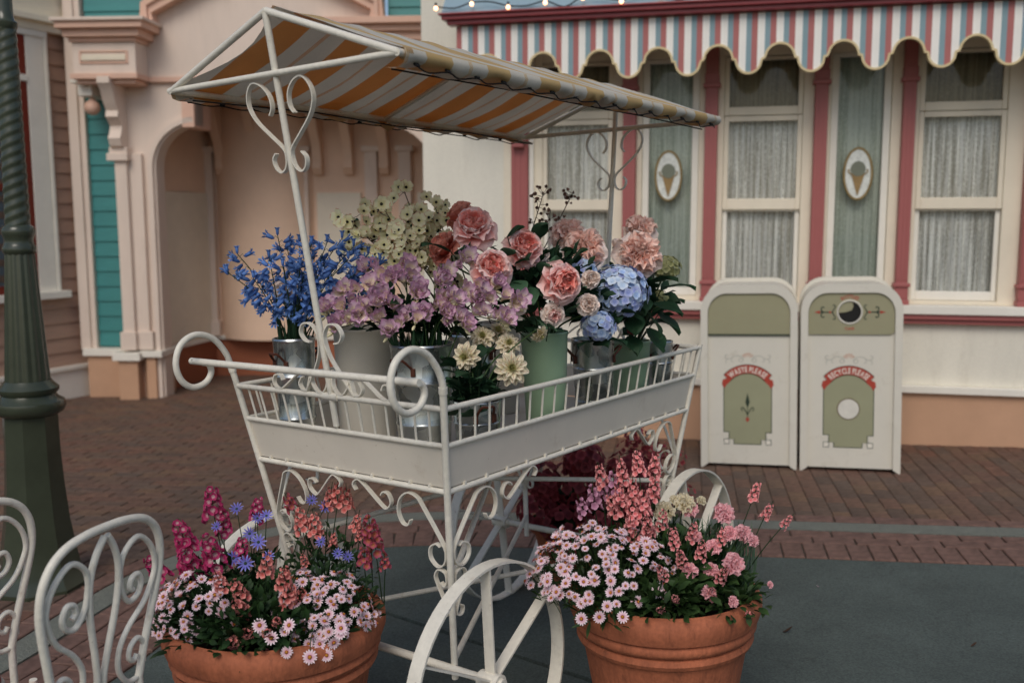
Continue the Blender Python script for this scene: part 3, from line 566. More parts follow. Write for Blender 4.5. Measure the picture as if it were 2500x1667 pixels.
def canvas_mat():
    m,nt,p=new_mat('striped_canvas'); L=nt.links.new; uv=N(nt,'ShaderNodeUVMap'); sp=N(nt,'ShaderNodeSeparateXYZ'); L(uv.outputs[0],sp.inputs[0])
    def M_(op,a,b=None):
        n=N(nt,'ShaderNodeMath',operation=op)
        for i,v in enumerate((a,b)):
            if v is None: continue
            if isinstance(v,(int,float)): n.inputs[i].default_value=v
            else: L(v,n.inputs[i])
        return n.outputs[0]
    f=M_('FRACT',M_('ADD',M_('MULTIPLY',sp.outputs['X'],1/.245),.70+.9/.245))
    org=M_('LESS_THAN',f,.41); l=None
    for c in (.685,.705,.725):
        q=M_('LESS_THAN',M_('ABSOLUTE',M_('SUBTRACT',f,c)),.0055); l=q if l is None else M_('MAXIMUM',l,q)
    fac=M_('MAXIMUM',org,l)
    tc=N(nt,'ShaderNodeTexCoord'); nz=N(nt,'ShaderNodeTexNoise'); nz.inputs['Scale'].default_value=5; nz.inputs['Detail'].default_value=6; L(tc.outputs['Object'],nz.inputs['Vector'])
    n2=N(nt,'ShaderNodeTexNoise'); n2.inputs['Scale'].default_value=260; L(tc.outputs['Object'],n2.inputs['Vector'])
    mr=N(nt,'ShaderNodeMapRange'); L(M_('ADD',nz.outputs['Fac'],M_('MULTIPLY',n2.outputs['Fac'],.5)),mr.inputs[0]); mr.inputs[1].default_value=.4; mr.inputs[2].default_value=1.1; mr.inputs[3].default_value=.82; mr.inputs[4].default_value=1.1
    def mixc(a,b):
        x=N(nt,'ShaderNodeMixRGB'); L(fac,x.inputs[0]); x.inputs[1].default_value=(*lin(a),1); x.inputs[2].default_value=(*lin(b),1)
        h=N(nt,'ShaderNodeHueSaturation'); L(x.outputs[0],h.inputs['Color']); L(mr.outputs[0],h.inputs['Value']); return h.outputs[0]
    L(mixc((214,208,194),(206,176,120)),p.inputs['Base Color']); p.inputs['Roughness'].default_value=.8
    tr=N(nt,'ShaderNodeBsdfTranslucent'); L(mixc((196,184,164),(196,98,26)),tr.inputs[0]); ms=N(nt,'ShaderNodeMixShader'); ms.inputs[0].default_value=.23
    b=N(nt,'ShaderNodeBump'); b.inputs['Strength'].default_value=.25; b.inputs['Distance'].default_value=.003; L(n2.outputs['Fac'],b.inputs['Height']); L(b.outputs[0],p.inputs['Normal'])
    L(p.outputs[0],ms.inputs[1]); L(tr.outputs[0],ms.inputs[2]); L(ms.outputs[0],nt.nodes['Material Output'].inputs[0]); return m
CANV=canvas_mat()
cv=MB(); nb=72; r9=random.Random(3); rows=[]
def prof(b):
    zE=lw(b); zr=2.19-.03*(b+.92)/1.8+.016; pts=[]
    mid=min(abs(b+.911),abs(b+.02),abs(b-.867)); sag=.02*min(1,mid/.3)
    for s in (-1,1):
        side=[]
        wob=.006*math.sin(b*23+s)+.004*math.sin(b*57)+(.012*math.sin(b*95) if abs(b+.02)<.12 else 0)
        side+=[(s*(E_A-.055),zE-.024+wob*.5,0),(s*(E_A-.02),zE-.026+wob,0),(s*(E_A+.008),zE-.018+wob*.6,0),(s*(E_A+.016),zE-.005,0),(s*(E_A+.01),zE+.011,0)]
        for i in range(1,9):
            t=i/8; x=E_A*(1-t); z=zE+.012+(zr-zE-.012)*t-sag*math.sin(PI*t)*(1.0 if s<0 else .35)+.0025*math.sin(b*40+t*7+s); side.append((s*x,z,t))
        pts.append(side)
    return pts[0]+pts[1][::-1][1:]
grid=[]
for i in range(nb+1):
    b=-.905+1.768*i/nb; grid.append([(x,b,z,t) for x,z,t in prof(b)])
m_=len(grid[0]); vs=[];uv=[];fs=[]
for i,row in enumerate(grid):
    for (x,b,z,t) in row:
        k=i/nb; ins=.075*math.sin(PI*min(1,t))*max(0,1-k*5)+.0; bb=b+ins*(1-k*3 if k<.33 else 0) if x<0 else b+.02*math.sin(PI*t)*max(0,1-k*5)
        vs.append((x,bb,z)); uv.append((bb,t))
for i in range(nb):
    for j in range(m_-1): fs.append((i*m_+j,i*m_+j+1,(i+1)*m_+j+1,(i+1)*m_+j))
cv.add(vs,fs,uv=uv); can=cv.build('canopy',CANV,cart,80)
gm=MB(); gm.tube([(.006*math.cos(2*PI*i/12),.006*math.sin(2*PI*i/12),0) for i in range(12)],.0035,6,closed=True); gm.lathe([(0,-.001),(.006,-.001)],10); gmesh=gm.mesh('grommet',CORD,60)
for s in (-1,1):
    gb=[-.85+.118*i for i in range(15)]; cp=[]
    for i,b in enumerate(gb):
        z=lw(b)-.022; link('grommet',gmesh,can,T(s*(E_A+.001),b,z)@Mx.Rotation(s*R(35),4,'Y')); cp+=[(s*(E_A+.004),b,z-.004),(s*(E_A-.012),b+.059,z-.012-.004*math.sin(i*3))]
    tb('lacing_cord',cat_rom(cp,3),.0022,can,5,CORD)
    tb('lacing_cord',[(s*(E_A-.055),-.88,lw(-.9)-.03),(s*(E_A-.07),-.4,2.0),(s*(E_A-.05),.0,1.985),(s*(E_A-.07),.4,1.985),(s*(E_A-.055),.84,lw(.84)-.034)],.0025,can,5,CORD)
for i in range(4): tb('cord_wrap',[(E_A+.0135*math.cos(2*PI*k/12),-.895+.006*i,2.03+.0135*math.sin(2*PI*k/12)) for k in range(12)],.0025,can,5,mat('jute_cord',(150,126,92),.9) if i==0 else MATS['jute_cord'],True)
def fb(name,pts2,plane,off=0,w=.014,t=.0042,sx=1,par=cart,fpos=None,k=5):
    """flat-bar scroll: 2-D path (d,z), mapped by fpos(d,z) to cart coordinates"""
    P=cat_rom([fpos(d,z) for d,z in pts2],k); MB().bar(P,plane,w,t).build(name,WHITE,par,50)
HEART=[(-.05,1.925),(-.036,1.945),(-.04,1.978),(-.066,2.006),(-.1,2.014),(-.125,1.99),(-.13,1.955),(-.108,1.915),(-.06,1.872),(-.02,1.838),(-.011,1.815),(-.018,1.786),(-.04,1.772),(-.06,1.784),(-.066,1.808),(-.052,1.824)]
for s in (-1,1):
    fb('heart_scroll',HEART,(0,1,0),fpos=lambda d,z,s=s:(s*d,-.733-.197*(z-1)/1.185-.0,z))
    fb('heart_scroll',[(d,z-.02) for d,z in HEART],(0,1,0),fpos=lambda d,z,s=s:(s*d,.735+.147*(z-1)/1.155,z))
    fb('post_bracket',[(-.05,1.293),(-.072,1.298),(-.085,1.32),(-.07,1.345),(-.042,1.348),(-.02,1.33),(-.012,1.3),(-.03,1.24),(-.1,1.142)][::-1],(0,1,0),fpos=lambda d,z,s=s:(s*d,-.75-.03*(z-1.14)/.2-.008,z))
    fb('post_bracket',[(-.05,1.293),(-.072,1.298),(-.085,1.32),(-.07,1.345),(-.042,1.348),(-.02,1.33),(-.012,1.3),(-.03,1.24),(-.1,1.142)][::-1],(0,1,0),fpos=lambda d,z,s=s:(s*d,.757+.02*(z-1.14)/.2,z))
    RS=[(.014,.08),(.012,.035),(.03,.01),(.052,.01),(.072,.03),(.083,.055),(.105,.068),(.14,.055),(.2,.014),(.226,.007),(.246,.022),(.24,.046),(.216,.05),(.206,.034)]
    for sy in (-1,1):
        fb('rail_scroll',RS,(0,1,0),fpos=lambda d,z,s=s,sy=sy:(s*d,sy*B(Z1),Z1+z))
        fb('rail_scroll',[(.118,.05),(.13,.03),(.118,.012),(.098,.014),(.09,.034),(.083,.055)],(0,1,0),fpos=lambda d,z,s=s,sy=sy:(s*d,sy*B(Z1),Z1+z))
BR1=[(.352,.852),(.362,.868),(.35,.884),(.328,.882),(.25,.818),(.228,.812),(.212,.832),(.222,.858),(.24,.862),(.25,.85)]
BR2=[(.14,.79),(.15,.772),(.172,.776),(.186,.81),(.176,.85),(.146,.874),(.112,.866),(.09,.838),(.022,.735),(.012,.7),(.02,.672),(.045,.66),(.07,.682),(.07,.715),(.048,.732),(.032,.724)]
BR3=[(.036,.612),(.022,.602),(.013,.618),(.018,.645),(.042,.652),(.056,.63),(.047,.6),(.014,.525),(.02,.506),(.036,.508),(.04,.528),(.028,.538)]
for sx in (-1,1):
    for sy in (-1,1):
        for pth in (BR1,BR2,BR3):
            fb('leg_scroll',pth,(0,1,0),fpos=lambda d,z,sx=sx,sy=sy:(sx*(A(z)-d),sy*B(z),z)); fb('leg_scroll',pth,(1,0,0),fpos=lambda d,z,sx=sx,sy=sy:(sx*A(z),sy*(B(z)-d*1.15),z))
# running gear
WR,WA,WB=.34,.456,.625
for sy in (-1,1): tb('axle',[(-WA-.02,sy*WB,WR),(WA+.02,sy*WB,WR)],.0125)
for sx in (-1,1): tb('brace',[(sx*A(.36),-B(.36),.365),(-sx*A(.36),B(.36),.365+.02*(sx>0))],.009); tb('brace',[(sx*A(.62),-B(.62),.62),(0,0,.745+.018*sx),(-sx*A(.62),B(.62),.62)],.009)
rim=MB(); nn=56; vs=[];fs=[]
for k in range(nn):
    q=2*PI*k/nn
    for rr,x in ((WR,-.022),(WR,.022),(WR-.007,.022),(WR-.007,-.022)): vs.append((x,rr*math.cos(q),rr*math.sin(q)))
for k in range(nn):
    for j in range(4): fs.append((k*4+j,((k+1)%nn)*4+j,((k+1)%nn)*4+(j+1)%4,k*4+(j+1)%4))
rimm=rim.add(vs,fs).mesh('rim',WHITE,40); spk=MB().box(-.017,.017,-.003,.003,.02,WR-.005).mesh('spoke',WHITE)
hub=MB().tube([(-.035,0,0),(.035,0,0)],.026,16).tube([(.035,0,0),(.045,0,0)],.016,12).mesh('hub',WHITE,40)
for k,(sx,sy) in enumerate(((1,-1),(1,1),(-1,-1),(-1,1))):
    o=link('wheel',rimm,cart,T(sx*WA,sy*WB,WR)); link('hub',hub,o)
    for i in range(6): link('spoke',spk,o,RX(R(60*i+(2,14,-10,7)[k])))
# ---------------- buckets in the cart ----------------
def bucket(a,b,zr,r,kind,label,hz=0):
    z0=Z3+.008; h=zr-z0; o=thing('flower_bucket',label,'bucket',CM@T(a,b,z0))
    rb=r*.8 if kind!='cream' else r*.9
    rad=lambda t: rb+(r-rb)*t
    mt={'galv':GALV,'green':GREENB,'cream':CREAMB}[kind]; pr=[(0,.002),(rb-.004,0)]
    ts=[0,.03]+([.3,.31,.32,.33,.34]+[.66,.67,.68,.69,.7] if kind=='galv' else [.3,.6])+[.97,.985,1]
    for t in ts:
        rr=rad(t)
        if kind=='galv' and t in (.32,.68): rr+=.0035
        if kind=='galv' and t in (.31,.33,.67,.69): rr+=.0022
        if t==.985: rr+=.003
        pr.append((rr,h*t))
    pr+=[(rad(1)-.003,h),(rad(.97)-.003,h*.97),(rad(.55)-.003,h*.6),(0,h*.6)]
    MB().lathe(pr,36).build('body',mt,o,35)
    MB().lathe([(0,0),(rad(.85)-.004,0)],24).build('moss_fill',SOIL,o,M=T(0,0,h*.84))
    if kind=='galv':
        for q in (hz,hz+PI):
            m=MB(); m.tube(cat_rom([(rad(.78)*math.cos(q+s)+.0*math.cos(q),rad(.78)*math.sin(q+s),0) if abs(s)>.3 else ((rad(.9)+.022)*math.cos(q+s),(rad(.9)+.022)*math.sin(q+s),.03) for s in (-.42,-.4,-.2,0,.2,.4,.42)],4),.0042,6)
            hd_=m.build('handle',RUST,o,50,M=T(0,0,h*.8)); 
            for s in (-.41,.41): MB().box(-.007,.007,-.004,.004,-.016,.01).build('handle_plate',RUST,hd_,M=T((rad(.8)+.003)*math.cos(q+s),(rad(.8)+.003)*math.sin(q+s),-.004)@RZ(q+s+PI/2),bevel=.002)
    return o
CV=lambda *p: p
bucket(-.31,-.62,1.278,.066,'galv','galvanised bucket of blue bellflowers at the left front of the cart',hz=-1.55)
bucket(-.25,-.365,1.29,.104,'cream','wide cream pot standing behind the two galvanised buckets at the cart front')
bucket(.085,-.455,1.262,.098,'galv','large galvanised bucket holding the lilac freesias',hz=-1.55)
bucket(.30,-.46,1.105,.072,'galv','shortest galvanised bucket, holding cream dahlias at the cart corner',hz=2.6)
bucket(-.03,-.07,1.25,.08,'galv','galvanised bucket hidden behind the dahlias beside the tall green bucket',hz=.5)
bucket(.29,-.09,1.272,.077,'green','tall sage green bucket under the pink garden roses')
bucket(.30,.19,1.222,.075,'galv','galvanised bucket under the blue hydrangea',hz=-2.4)
bucket(.27,.5,1.18,.075,'green','shorter sage green bucket near the far end of the cart')
bucket(.31,.655,1.165,.05,'galv','slim galvanised bucket at the far end behind the shorter green one',hz=.8)
bucket(-.2,.3,1.25,.085,'cream','cream pot at the back of the cart under the peach peonies')
# ---------------- bins ----------------
BM=GM@T(1.256,6.449)@RZ(-.2653)
def outline(x0,x1,z0,zt,r,n=8):
    P=[(x0,z0),(x1,z0)]
    P+= [(x1-r+r*math.cos(R(90*i/n)),zt-r*1.08+r*1.08*math.sin(R(90*i/n))) for i in range(n+1)]
    P+= [(x0+r-r*math.sin(R(90*i/n)),zt-r*1.08+r*1.08*math.cos(R(90*i/n))) for i in range(n+1)]
    return P
FONTC={}
def glyph(ch):
    if ch in FONTC: return FONTC[ch]
    cu=bpy.data.curves.new('g','FONT'); cu.body=ch; cu.size=1; cu.resolution_u=2; cu.offset=.03
    ob=bpy.data.objects.new('g',cu); col.objects.link(ob); bpy.context.view_layer.update()
    me=bpy.data.meshes.new_from_object(ob.evaluated_get(bpy.context.evaluated_depsgraph_get())); vs=[tuple(v.co) for v in me.vertices]; fs=[tuple(p.vertices) for p in me.polygons]
    bpy.data.objects.remove(ob); bpy.data.curves.remove(cu); bpy.data.meshes.remove(me)
    x=[v[0] for v in vs] or [0,.2]; FONTC[ch]=(vs,fs,min(x),max(x)); return FONTC[ch]
def arc_text(txt,cx,cz,r,size,y,name,mt,par,span=None,sq=.8,below=False,serif=False):
    m=MB(); adv=[]
    for ch in txt: adv.append(.3*size*sq if ch==' ' else (glyph(ch)[3]-glyph(ch)[2]+.1)*size*sq)
    tot=sum(adv)
    if span: sq*=span/tot; adv=[q*span/tot for q in adv]; tot=span
    a=-tot/2
    for ch,w_ in zip(txt,adv):
        c=a+w_/2; a+=w_
        if ch==' ': continue
        vs,fs,x0,x1=glyph(ch); q=c/r
        for (x,yy,_) in [(0,0,0)]: pass
        pts=[]
        for (x,yy,_) in vs:
            lx=(x-(x0+x1)/2)*size*sq; ly=(yy-.36)*size; rr=r+ly if not below else r-ly
            aa=q+lx/r; pts.append((cx+rr*math.sin(aa),y,cz+(rr*math.cos(aa) if not below else -rr*math.cos(aa))))
        m.add(pts,fs)
        if serif:
            for sgn in (0,.72):
                hw=(x1-x0)*.5*size*sq*1.02; th=.1*size; P=[]
                for lx in (-hw,-hw*.35,None,hw*.35,hw):
                    if lx is None: continue
                    P.append(lx)
                for l0,l1 in ((P[0],P[1]),(P[2],P[3])):
                    ly0=(sgn-.36)*size-(th if sgn else 0); qd=[]
                    for lx,ly in ((l0,ly0),(l1,ly0),(l1,ly0+th),(l0,ly0+th)):
                        rr=r+ly if not below else r-ly; aa=q+lx/r; qd.append((cx+rr*math.sin(aa),y-.0002,cz+(rr*math.cos(aa) if not below else -rr*math.cos(aa))))
                    m.add(qd,[(0,1,2,3)])
    return m.build(name,mt,par)
def flat(name,poly,mt,par,y0,y1): return MB().prism(poly,y0,y1).build(name,mt,par)
def make_bin(xo,label,kind):
    o=thing('waste_bin',label,'bin',BM@T(xo,0)); W_=.612
    ou=outline(0,W_,.0,1.212,.158); inn=outline(.045,W_-.045,.03,1.158,.12); n=len(ou)
    MB().prism(outline(.003,W_-.003,.03,1.208,.157),.026,.56).build('body',BINW,o,40)
    vs=[(x,0,z) for x,z in ou]+[(x,0,z) for x,z in inn]+[(x,.03,z) for x,z in ou]+[(x,.03,z) for x,z in inn]; fs=[]
    for i in range(1,n): j=(i+1)%n; fs+=[(i,j,n+j,n+i),(i,2*n+i,2*n+j,j),(n+i,n+j,3*n+j,3*n+i)]
    fs+=[(0,n,3*n,2*n),(1,2*n+1,3*n+1,n+1)]
    fr=MB().add(vs,fs).build('frame',BINW,o,40)
    b2=outline(-.004,W_+.004,0,1.232,.163); i2=outline(.02,W_-.02,0,1.205,.148); vs=[(x,.5,z) for x,z in b2]+[(x,.5,z) for x,z in i2]+[(x,.57,z) for x,z in b2]+[(x,.57,z) for x,z in i2]; fs=[]
    for i in range(1,n): j=(i+1)%n; fs+=[(i,j,n+j,n+i),(i,2*n+i,2*n+j,j),(2*n+j,2*n+i,3*n+i,3*n+j)]
    MB().add(vs,fs).build('rear_flange',BINW,o,40)
    rv=MB().lathe([(.0,-.004),(.005,-.003),(.006,0)],8).mesh('rivet',BINW,60)
    for i in range(9):
        for x in (.02,W_-.02): link('rivet',rv,fr,T(x,0,.08+i*.105)@RX(PI/2))
    # olive panel in the arched head
    top=outline(.047,W_-.047,.893,1.156,.118); yp=.014
    if kind=='waste': flat('flap',top,OLIVE,o,yp,.024); MB().box(.047,W_-.047,.012,.025,.884,.8925).build('flap_edge',INK,o)
    else:
        hx,hz,hr=.296,1.035,.073; N_=len(top); m=MB(); C_=[]
        for (x,z) in top:
            q=math.atan2(z-hz,x-hx); C_.append((hx+hr*math.cos(q),hz+hr*math.sin(q)))
        # ring between the outline (resampled) and the hole
        K=72; TP=[]
        for i in range(K):
            q=2*PI*i/K; dx,dz=math.cos(q),math.sin(q); best=9
            for j in range(N_):
                (ax,az),(bx,bz)=top[j],top[(j+1)%N_]; ex,ez=bx-ax,bz-az; den=dx*ez-dz*ex
                if abs(den)<1e-9: continue
                t=((ax-hx)*ez-(az-hz)*ex)/den; u=((ax-hx)*dz-(az-hz)*dx)/den
                if t>0 and -1e-6<=u<=1+1e-6: best=min(best,t)
            TP.append((hx+dx*best,hz+dz*best))
        H=[(hx+hr*math.cos(2*PI*i/K),hz+hr*math.sin(2*PI*i/K)) for i in range(K)]
        m.add([(x,yp,z) for x,z in TP]+[(x,yp,z) for x,z in H],[(i,(i+1)%K,K+(i+1)%K,K+i) for i in range(K)]).build('head_panel',OLIVE,o)
        MB().tube([(x,yp-.001,z) for x,z in H],.006,8,closed=True).build('opening_ring',BINW,o,60)
        MB().lathe([(hr,0),(hr,-.009),(0,-.0095)],30).build('dark_opening_disc',BLACK,o,40,M=T(hx,yp,hz)@RX(PI/2))  # shallow black disc stands in for the darkness inside the hole
        MB().prism([(hx+hr*.94*math.cos(R(a)),hz+hr*.94*math.sin(R(a))) for a in range(75,190,10)]+[(hx-.02,hz+.0),(hx+.012,hz+.012),(hx+.022,hz+.035)],yp+.004,yp+.006).build('inner_flap',OLIVE,o)
        arc_text('BOTTLES',hx,hz,.098,.03,yp-.001,'lettering',REDI,o); arc_text('CANS',hx,hz,.105,.024,yp-.001,'lettering',REDI,o,below=True)
        for s in (-1,1):
            q=MB(); f=lambda pts:[(hx+s*x,yp-.001,hz+z) for x,z in pts]
            q.bar(f([(.1,.0),(.18,0)]),(0,1,0),.002,.007)
            for zz in (-1,1):
                q.bar(f([(x,zz*z) for x,z in [(.105,0),(.095,.018),(.085,.036),(.092,.046),(.102,.042)]]),(0,1,0),.002,.006); q.bar(f([(x,zz*z) for x,z in [(.16,0),(.172,.012),(.172,.028),(.16,.034),(.154,.026)]]),(0,1,0),.002,.007)
            q.build('ornament',INK,o); flat('ornament_tip',[(hx+s*x,hz+z) for x,z in ([(.18,-.01),(.215,0),(.18,.01)] if s>0 else [(.18,.01),(.215,0),(.18,-.01)])],REDI,o,yp-.002,yp-.0005); flat('ornament_gem',[(hx+s*.118+dx,hz+dz) for dx,dz in ((-.009,0),(0,-.009),(.009,0),(0,.009))],REDI,o,yp-.0025,yp-.0005)
    # green plate with stepped feet, banner and lettering
    cx=.3 if kind=='waste' else .296; y=.0255; hw=.15
    def plate(g):
        h=hw+g; P=[(-h+.035,.246-g),(-h+.035,.196),(-h+.066-g*.0,.196),(-h+.066,.166-g),(h-.066,.166-g),(h-.066,.196),(h-.035,.196),(h-.035,.246-g),(h,.246-g),(h,.56)]
        P+=[(h*math.cos(R(a))*1.0,.56+.095*math.sin(R(a))) for a in range(10,180,10)]+[(-h,.56),(-h,.246-g)]
        return [(cx+x,z) for x,z in P]
    flat('plate_outline',plate(.005),INK,o,y-.001,.03); flat('plate',plate(0),OLIVE2,o,y-.003,y-.0012)
    for s in (-1,1):
        x=cx+s*(hw-.016); flat('corner_square',[(x-.018,.161),(x+.018,.161),(x+.018,.197),(x-.018,.197)],INK,o,y-.0015,.03); flat('corner_square',[(x-.0145,.1645),(x+.0145,.1645),(x+.0145,.1935),(x-.0145,.1935)],LIGHTI,o,y-.003,y-.0017)
    bz,r0,r1=.49,.146,.2; ang=[41+98*i/20 for i in range(21)]
    ring=lambda a,b,g=0:[(cx+b*math.cos(R(q)),bz+b*math.sin(R(q))) for q in ang]+[(cx+a*math.cos(R(q)),bz+a*math.sin(R(q))) for q in ang[::-1]]
    for s in (-1,1):
        P=[(.16,.1),(.164,.07),(.148,.045),(.135,.068),(.1,.1),(.11,.12)]; P=[(cx+s*x,bz+z) for x,z in (P if s<0 else P[::-1])]; flat('banner_tail',P,REDI,o,y-.005,y-.0032)
    m=MB(); a_=[(cx+(r1+.004)*math.cos(R(q)),y-.0055,bz+(r1+.004)*math.sin(R(q))) for q in ang]+[(cx+(r0-.004)*math.cos(R(q)),y-.0055,bz+(r0-.004)*math.sin(R(q))) for q in ang]; k=len(ang); m.add(a_,[(i,k+i,k+i+1,i+1) for i in range(k-1)]); m.build('banner_edge',INK,o)
    m=MB(); a_=[(cx+r1*math.cos(R(q)),y-.006,bz+r1*math.sin(R(q))) for q in ang]+[(cx+r0*math.cos(R(q)),y-.006,bz+r0*math.sin(R(q))) for q in ang]; m.add(a_,[(i,k+i,k+i+1,i+1) for i in range(k-1)]); m.build('banner',REDI,o)
    arc_text('WASTE PLEASE' if kind=='waste' else 'RECYCLE PLEASE',cx,bz,.172,.05,y-.0065,'lettering',LIGHTI,o,span=.262)
    q=MB()
    for s in (-1,1):
        f=lambda pts:cat_rom([(cx+s*x,y+.001,z) for x,z in pts],4)
        q.bar(f([(.03,.722),(.045,.735),(.055,.72),(.042,.708),(.028,.718),(.035,.742),(.08,.748),(.115,.728),(.14,.735),(.142,.752),(.128,.756)]),(0,1,0),.003,.005); q.bar(f([(.1,.735),(.105,.715),(.09,.71)]),(0,1,0),.003,.005); q.bar(f([(.125,.73),(.14,.715),(.135,.7)]),(0,1,0),.003,.005)
    q.build('flourish',GREYI,o)
    q=MB()
    for a in (-50,-25,0,25,50): q.add([(cx+.012*math.sin(R(a)),y,.728+.012*math.cos(R(a))),(cx+.038*math.sin(R(a-5)),y,.728+.038*math.cos(R(a-5))),(cx+.042*math.sin(R(a)),y,.728+.046*math.cos(R(a))),(cx+.038*math.sin(R(a+5)),y,.728+.038*math.cos(R(a+5)))],[(0,1,2,3)])
    q.build('crown_rays',ORGI,o)
    yy=y-.0045
    if kind=='waste':
        flat('diamond',[(cx,.405),(cx+.014,.445),(cx,.505),(cx-.014,.445)],INK,o,yy,y-.003); flat('red_diamond',[(cx,.31),(cx+.013,.33),(cx,.35),(cx-.013,.33)],REDI,o,yy,y-.003)
        q=MB(); q.bar([(cx,yy,.345),(cx,yy,.405)],(0,1,0),.002,.004)
        for s in (-1,1): q.bar(cat_rom([(cx,yy,.36),(cx+s*.012,yy,.385),(cx+s*.03,yy,.41),(cx+s*.04,yy,.4),(cx+s*.032,yy,.385)],4),(0,1,0),.002,.005)
        q.build('ornament',INK,o)
    else:
        el=lambda r:[(cx+r*math.cos(2*PI*i/36),.414+r*math.sin(2*PI*i/36)) for i in range(36)]
        flat('medallion_rim',el(.07),mat('medallion_brown',(96,74,44),.6),o,yy+.0005,y-.0032); flat('medallion',el(.064),mat('medallion_pale_print',(222,218,206),.55,var=.1,scale=22),o,yy-.001,yy+.0003)
    return o
make_bin(0,'white waste bin with blank olive flap and WASTE PLEASE banner, left of the pair','waste')
make_bin(.631,'white recycling bin with round bottle hole and RECYCLE PLEASE banner, right of the pair','recycle')
# ---------------- lamp post ----------------
lp=thing('lamp_post','dark green cast-iron lamp post with spiral shaft at the left edge','lamp post',T(-2.2,4.45,-.118))
def rl(fn,zs,n,name,sm=40):
    m=MB(); vs=[];fs=[]
    for z in zs:
        for k in range(n): q=2*PI*k/n; r=fn(q,z); vs.append((r*math.cos(q),r*math.sin(q),z))
    for i in range(len(zs)-1):
        for k in range(n): fs.append((i*n+k,i*n+(k+1)%n,(i+1)*n+(k+1)%n,(i+1)*n+k))
    return m.add(vs,fs).build(name,DGREEN,lp,sm)
MB().lathe([(.215,-.1),(.215,.03),(.2,.05),(.185,.1),(.18,.115),(.165,.2),(.145,.33),(.13,.5),(.122,.65),(.12,.83)],8,ph=R(10)).build('octagonal_base',DGREEN,lp,20)
MB().lathe([(.12,.82),(.145,.835),(.155,.86),(.15,.885),(.125,.9),(.115,.915),(.128,.93),(.13,.945),(.12,.955),(.11,.965),(.098,.98)],32).build('base_rings',DGREEN,lp,45)
rl(lambda q,z:(.098-.036*(z-.97)/.6)*(1-.07*abs(math.cos(7*q))**3),[.97+.06*i for i in range(11)],84,'fluted_shaft')
MB().lathe([(.055,1.54),(.068,1.555),(.072,1.575),(.064,1.59),(.06,1.61),(.066,1.63),(.072,1.65),(.064,1.67),(.05,1.68)],28).build('collar',DGREEN,lp,45)
rl(lambda q,z:(.053-.008*(z-1.67)/.85)*(1+.03*math.cos(3*q-z*140)),[1.67+.0055*i for i in range(157)],40,'spiral_shaft',70)
MB().lathe([(.044,2.52),(.05,2.53),(.052,2.55),(.04,2.56),(.036,2.6),(.032,3.3)],24).build('upper_shaft',DGREEN,lp,45)
# ---------------- chairs ----------------
def chair(M,label):
    o=thing('garden_chair',label,'chair',M,'white garden chairs'); zt=.925; r=.0102
    half=[(0,.012),(.06,.010),(.12,-.002),(.163,-.03),(.188,-.075),(.194,-.13),(.185,-.19),(.166,-.27),(.148,-.35),(.136,-.42)]
    full=[(-x,zt+z) for x,z in half[::-1]]+[(x,zt+z) for x,z in half[1:]]
    lean=lambda z: -.06*(z-.47)/.45
    L3=lambda P:[(x,lean(z),z) for x,z in P]
    def t_(name,P,rr=r,n=10): return MB().tube(cat_rom(P,5),rr,n).build(name,WHITE,o,50)
    t_('back_frame',L3(full))
    for s in (-1,1):
        t_('rear_leg',[(s*.136,lean(.505),.51),(s*.14,-.005,.3),(s*.15,-.06,0)]); t_('front_leg',[(s*.13,.34,.45),(s*.145,.36,.25),(s*.155,.38,0)])
        t_('back_bar',L3([(s*.004,.915),(s*.03,.875),(s*.046,.82),(s*.044,.74),(s*.02,.62),(s*.01,.55),(s*.018,.47)]),.0085)
        t_('back_scroll',L3([(s*x,z) for x,z in [(.05,.80),(.062,.85),(.108,.88),(.155,.845),(.176,.79),(.166,.745),(.14,.7),(.09,.655),(.06,.605),(.062,.55),(.095,.508),(.13,.505)]]),.0072)
        t_('back_scroll',L3([(s*x,z) for x,z in [(.052,.81),(.058,.76),(.085,.722),(.115,.728),(.128,.755),(.116,.782),(.094,.778),(.088,.757),(.099,.747)]]),.0072); t_('back_scroll',L3([(s*x,z) for x,z in [(.15,.54),(.148,.585),(.125,.612),(.1,.598),(.096,.57),(.114,.557),(.124,.57)]]),.0068)
    MB().lathe([(0,.452),(.185,.452),(.196,.462),(.196,.476),(.18,.49),(0,.498)],32).build('seat',REDSEAT,o,50,M=T(0,.21,-.09))
    tb('seat_ring',[(.192*math.cos(2*PI*k/28),.2+.192*math.sin(2*PI*k/28),.365) for k in range(28)],.009,o,8,WHITE,True); tb('leg_ring',[(.15*math.cos(2*PI*k/24),.16+.16*math.sin(2*PI*k/24),.2) for k in range(24)],.007,o,8,WHITE,True)
    return o
chair(GM@T(-.985,2.246)@RZ(R(70)),'white scrolled iron chair with red seat next to the left flower pot')
chair(GM@T(-1.425,2.45)@RZ(R(60)),'white scrolled iron chair cut off by the left edge of the picture')
